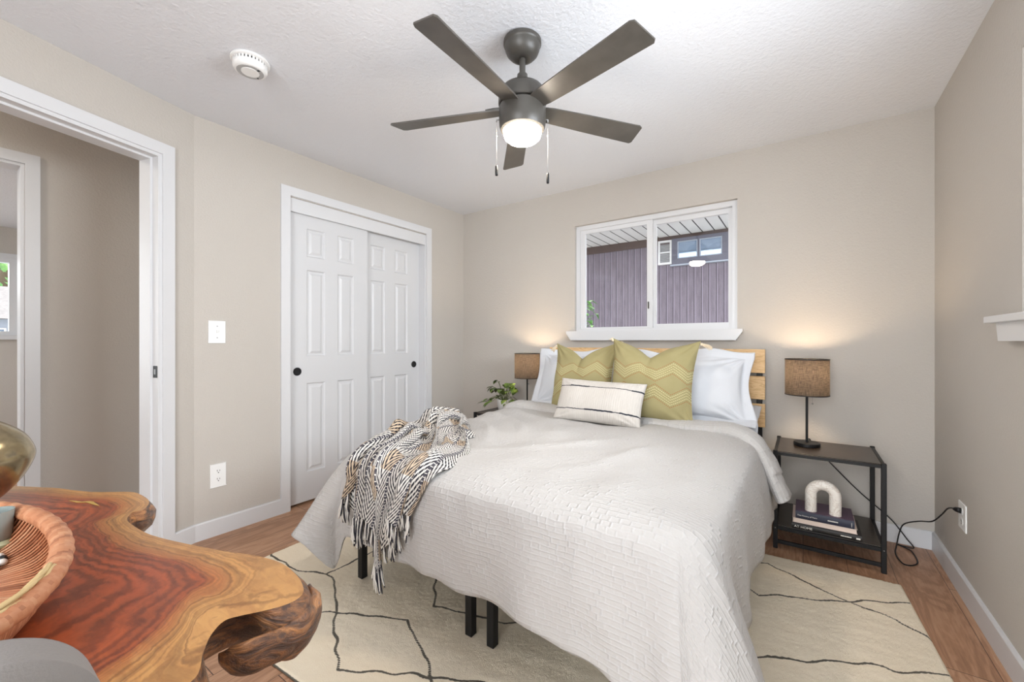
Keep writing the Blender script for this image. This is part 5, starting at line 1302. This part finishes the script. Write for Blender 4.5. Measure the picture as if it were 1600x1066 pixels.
# ------------------------------------------------------------------ grey chair beside the camera
ct = thing('dining_chair', (-.68, -.15, 0), 'grey upholstered chair back in the bottom left corner', 'chair')
def rrect(y0, y1, z0, z1, r, n=20):
    o = []
    for cy, cz, a0 in ((y1 - r, z1 - r, 0), (y0 + r, z1 - r, 90), (y0 + .03, z0 + .03, 180), (y1 - .03, z0 + .03, 270)):
        q = r if a0 < 180 else .03
        o += [(cy + q * math.cos(R(a0 + 90 * k / n)), cz + q * math.sin(R(a0 + 90 * k / n))) for k in range(n + 1)]
    return o
bm = bmnew(); rr = rrect(-.37, .090, .47, .926, .075)
cyl = lambda y: -.455 - .0 + .10 * ((y + .14) / .23) ** 2 * .25
poly_prism(bm, [Vector((-.50, a, b)) for a, b in rr], (.042, 0, 0))
bmesh.ops.bevel(bm, geom=[e for e in bm.edges if abs(e.verts[0].co.x - e.verts[1].co.x) < 1e-6], offset=.014, segments=4, profile=.6, affect='EDGES')
obj('backrest', bm, M['greyfab'], ct, True)
bm = bmnew(); box(bm, -.93, -.44, -.37, .085, .40, .475, .03, 4); obj('seat', bm, M['greyfab'], ct, True)
for lx in (-.89, -.48):
    for ly in (-.33, .045):
        bm = bmnew(); tube(bm, [(lx, ly, .001), (lx, ly, .41)], [.013, .02], 14); obj('leg', bm, M['chairleg'], ct, 'auto')

# ------------------------------------------------------------------ outdoors
bm = bmnew(); box(bm, -26, 10, -12, 16, -.5, -.35); struct(obj('ground', bm, M['ground']))
hb = thing('neighbor_house', (-1.5, 6.5, -.35), 'plum grey sided house with white soffit seen through the back window', 'house')
yn = 6.5
bm = bmnew(); box(bm, -7.0, 4.0, yn, yn + .2, -.349, 2.72); obj('siding', bm, M['siding'], hb)
bm = bmnew(); box(bm, -7.0, 4.0, yn - 1.25, yn + .2, 2.7205, 2.75); obj('soffit', bm, M['soffit'], hb)
bm = bmnew(); box(bm, -7.0, 4.0, yn - 1.31, yn - 1.251, 2.70, 2.95); obj('fascia', bm, M['browntrim'], hb)
bm = bmnew(); poly_prism(bm, [Vector((-7.1, yn - 1.4, 2.951)), Vector((-7.1, yn + 3, 4.3)), Vector((-7.1, yn + 3, 4.2)), Vector((-7.1, yn + .2, 2.80))], (11.2, 0, 0)); obj('roof', bm, M['shingle'], hb)
bm = bmnew(); box(bm, -3.4, 1.2, yn - .02, yn - .001, 2.60, 2.72); obj('frieze_board', bm, M['browntrim'], hb)
bm = bmnew(); frame_ring(bm, (0, yn - .055, 0), (1, 0, 0), (0, 1, 0), -1.60, -.84, 2.28, 2.665, .05, .054, ws=(.075, .085, .085, .045)); wf = obj('window_frame', bm, M['greytrim'], hb)
bm = bmnew(); box(bm, -1.245, -1.222, yn - .05, yn - .01, 2.366, 2.620); obj('mullion', bm, M['greytrim'], wf)
for a, b in ((-1.524, -1.2455), (-1.2215, -.926)):
    bm = bmnew(); frame_ring(bm, (0, yn - .045, 0), (1, 0, 0), (0, 1, 0), a, b, 2.366, 2.619, .014, .03); s_ = obj('sash', bm, M['bluewall'], wf)
    bm = bmnew(); box(bm, a + .013, b - .013, yn - .03, yn - .025, 2.379, 2.606); obj('pane', bm, M['skyglass'], s_)
bm = bmnew(); box(bm, -1.62, -.80, yn - .075, yn - .001, 2.262, 2.2795); obj('window_ledge', bm, M['bluewall'], wf)
bm = bmnew(); frame_ring(bm, (0, yn - .04, 0), (1, 0, 0), (0, 1, 0), -1.806, -1.606, 2.30, 2.66, .03, .0395, ws=(.028, .028, .028, .028)); vf = obj('gable_vent', bm, M['vinyl'], hb)
bm = bmnew(); box(bm, -1.777, -1.635, yn - .036, yn - .012, 2.472, 2.490); obj('vent_bar', bm, M['vinyl'], vf)
bm = bmnew()
for k in range(14): box(bm, -1.777, -1.635, yn - .03, yn - .004, 2.332 + k * .0225, 2.336 + k * .0225)
box(bm, -1.777, -1.635, yn - .0035, yn - .001, 2.328, 2.632)
vl = obj('louvers', bm, M['louver'], vf); vl['kind'] = 'stuff'
def shrub(base, hgt, rad, n, label, seed, squash=1):
    rnd = random.Random(seed); base = Vector(base); t = thing('garden_shrub', base, label, 'shrub')
    bm = bmnew(); bl = bmnew()
    for k in range(9):
        a = rnd.random() * 6.28; top = base + Vector((math.cos(a) * rad * rnd.uniform(.2, .75), math.sin(a) * rad * rnd.uniform(.2, .75), hgt * rnd.uniform(.6, .97)))
        tube(bm, catm([base + Vector((math.cos(a), math.sin(a), 0)) * .04, (base + top) / 2 + Vector((0, 0, .1)), top], 6), [.014 - .010 * i / 12 for i in range(13)], 6)
    for k in range(n):
        a = rnd.random() * 6.28; q = rnd.random() ** .5 * rad; z = hgt * (.35 + .65 * rnd.random()); q *= math.sqrt(max(.05, 1 - ((z / hgt - .55) / .5) ** 2))
        d = Vector((rnd.uniform(-1, 1), rnd.uniform(-1, 1), rnd.uniform(-.6, .5)))
        leaf_mesh(bl, base + Vector((q * math.cos(a), q * math.sin(a), z)), d, Vector((0, 0, 1)), rnd.uniform(.07, .11), rnd.uniform(.016, .024))
    obj('stems', bm, M['bark'], t, True); l_ = obj('foliage', bl, M['treeleaf'], t, True); l_['kind'] = 'stuff'
shrub((-2.22, 4.55, -.349), 2.03, .34, 460, 'leafy green shrub peeking into the lower left of the back window', 31)
gr = thing('neighbor_garage', (-15.3, 1.0, -.35), 'pale blue garage with grey shingle roof seen through the hall room window', 'garage')
bm = bmnew(); box(bm, -17.5, -13.6, -4.5, 3.5, -.349, 1.62); obj('wall', bm, M['bluewall'], gr)
bm = bmnew(); poly_prism(bm, [Vector((-13.1, -4.8, 1.60)), Vector((-15.6, -4.8, 2.45)), Vector((-18.0, -4.8, 1.60))], (0, 8.6, 0)); obj('roof', bm, M['shingle'], gr)
for y0 in (.55, 1.25):
    bm = bmnew(); frame_ring(bm, (-13.599, 0, 0), (0, 1, 0), (1, 0, 0), y0, y0 + .55, 1.12, 1.42, .03, .03); f_ = obj('window_frame', bm, M['vinyl'], gr)
    bm = bmnew(); box(bm, -13.598, -13.585, y0 + .031, y0 + .519, 1.151, 1.389); obj('pane', bm, M['skyglass'], f_)
    bm = bmnew(); box(bm, -13.584, -13.57, y0 + .26, y0 + .29, 1.151, 1.389); obj('mullion', bm, M['vinyl'], f_)
def tree(base, hgt, rad, n, label, seed):
    rnd = random.Random(seed); base = Vector(base); t = thing('leafy_tree', base, label, 'tree')
    bm = bmnew(); tube(bm, [base, base + Vector((.1, 0, hgt * .4)), base + Vector((0, .1, hgt * .8))], [.22, .17, .06], 12); obj('trunk', bm, M['bark'], t, True)
    bl = bmnew(); c = base + Vector((0, 0, hgt * .68))
    for k in range(n):
        v = Vector((rnd.gauss(0, 1), rnd.gauss(0, 1), rnd.gauss(0, 1))).normalized() * rnd.uniform(.7, 1) ; v = Vector((v.x * rad, v.y * rad, v.z * hgt * .42))
        leaf_mesh(bl, c + v, Vector((rnd.uniform(-1, 1), rnd.uniform(-1, 1), rnd.uniform(-1, .3))), Vector((.1, .2, 1)), rnd.uniform(.25, .42), rnd.uniform(.09, .15))
    l_ = obj('foliage', bl, M['treeleaf'], t, True); l_['kind'] = 'stuff'
tree((-20.5, 1.6, -.349), 6.5, 2.6, 1500, 'green leafy tree rising behind the garage roof', 77)
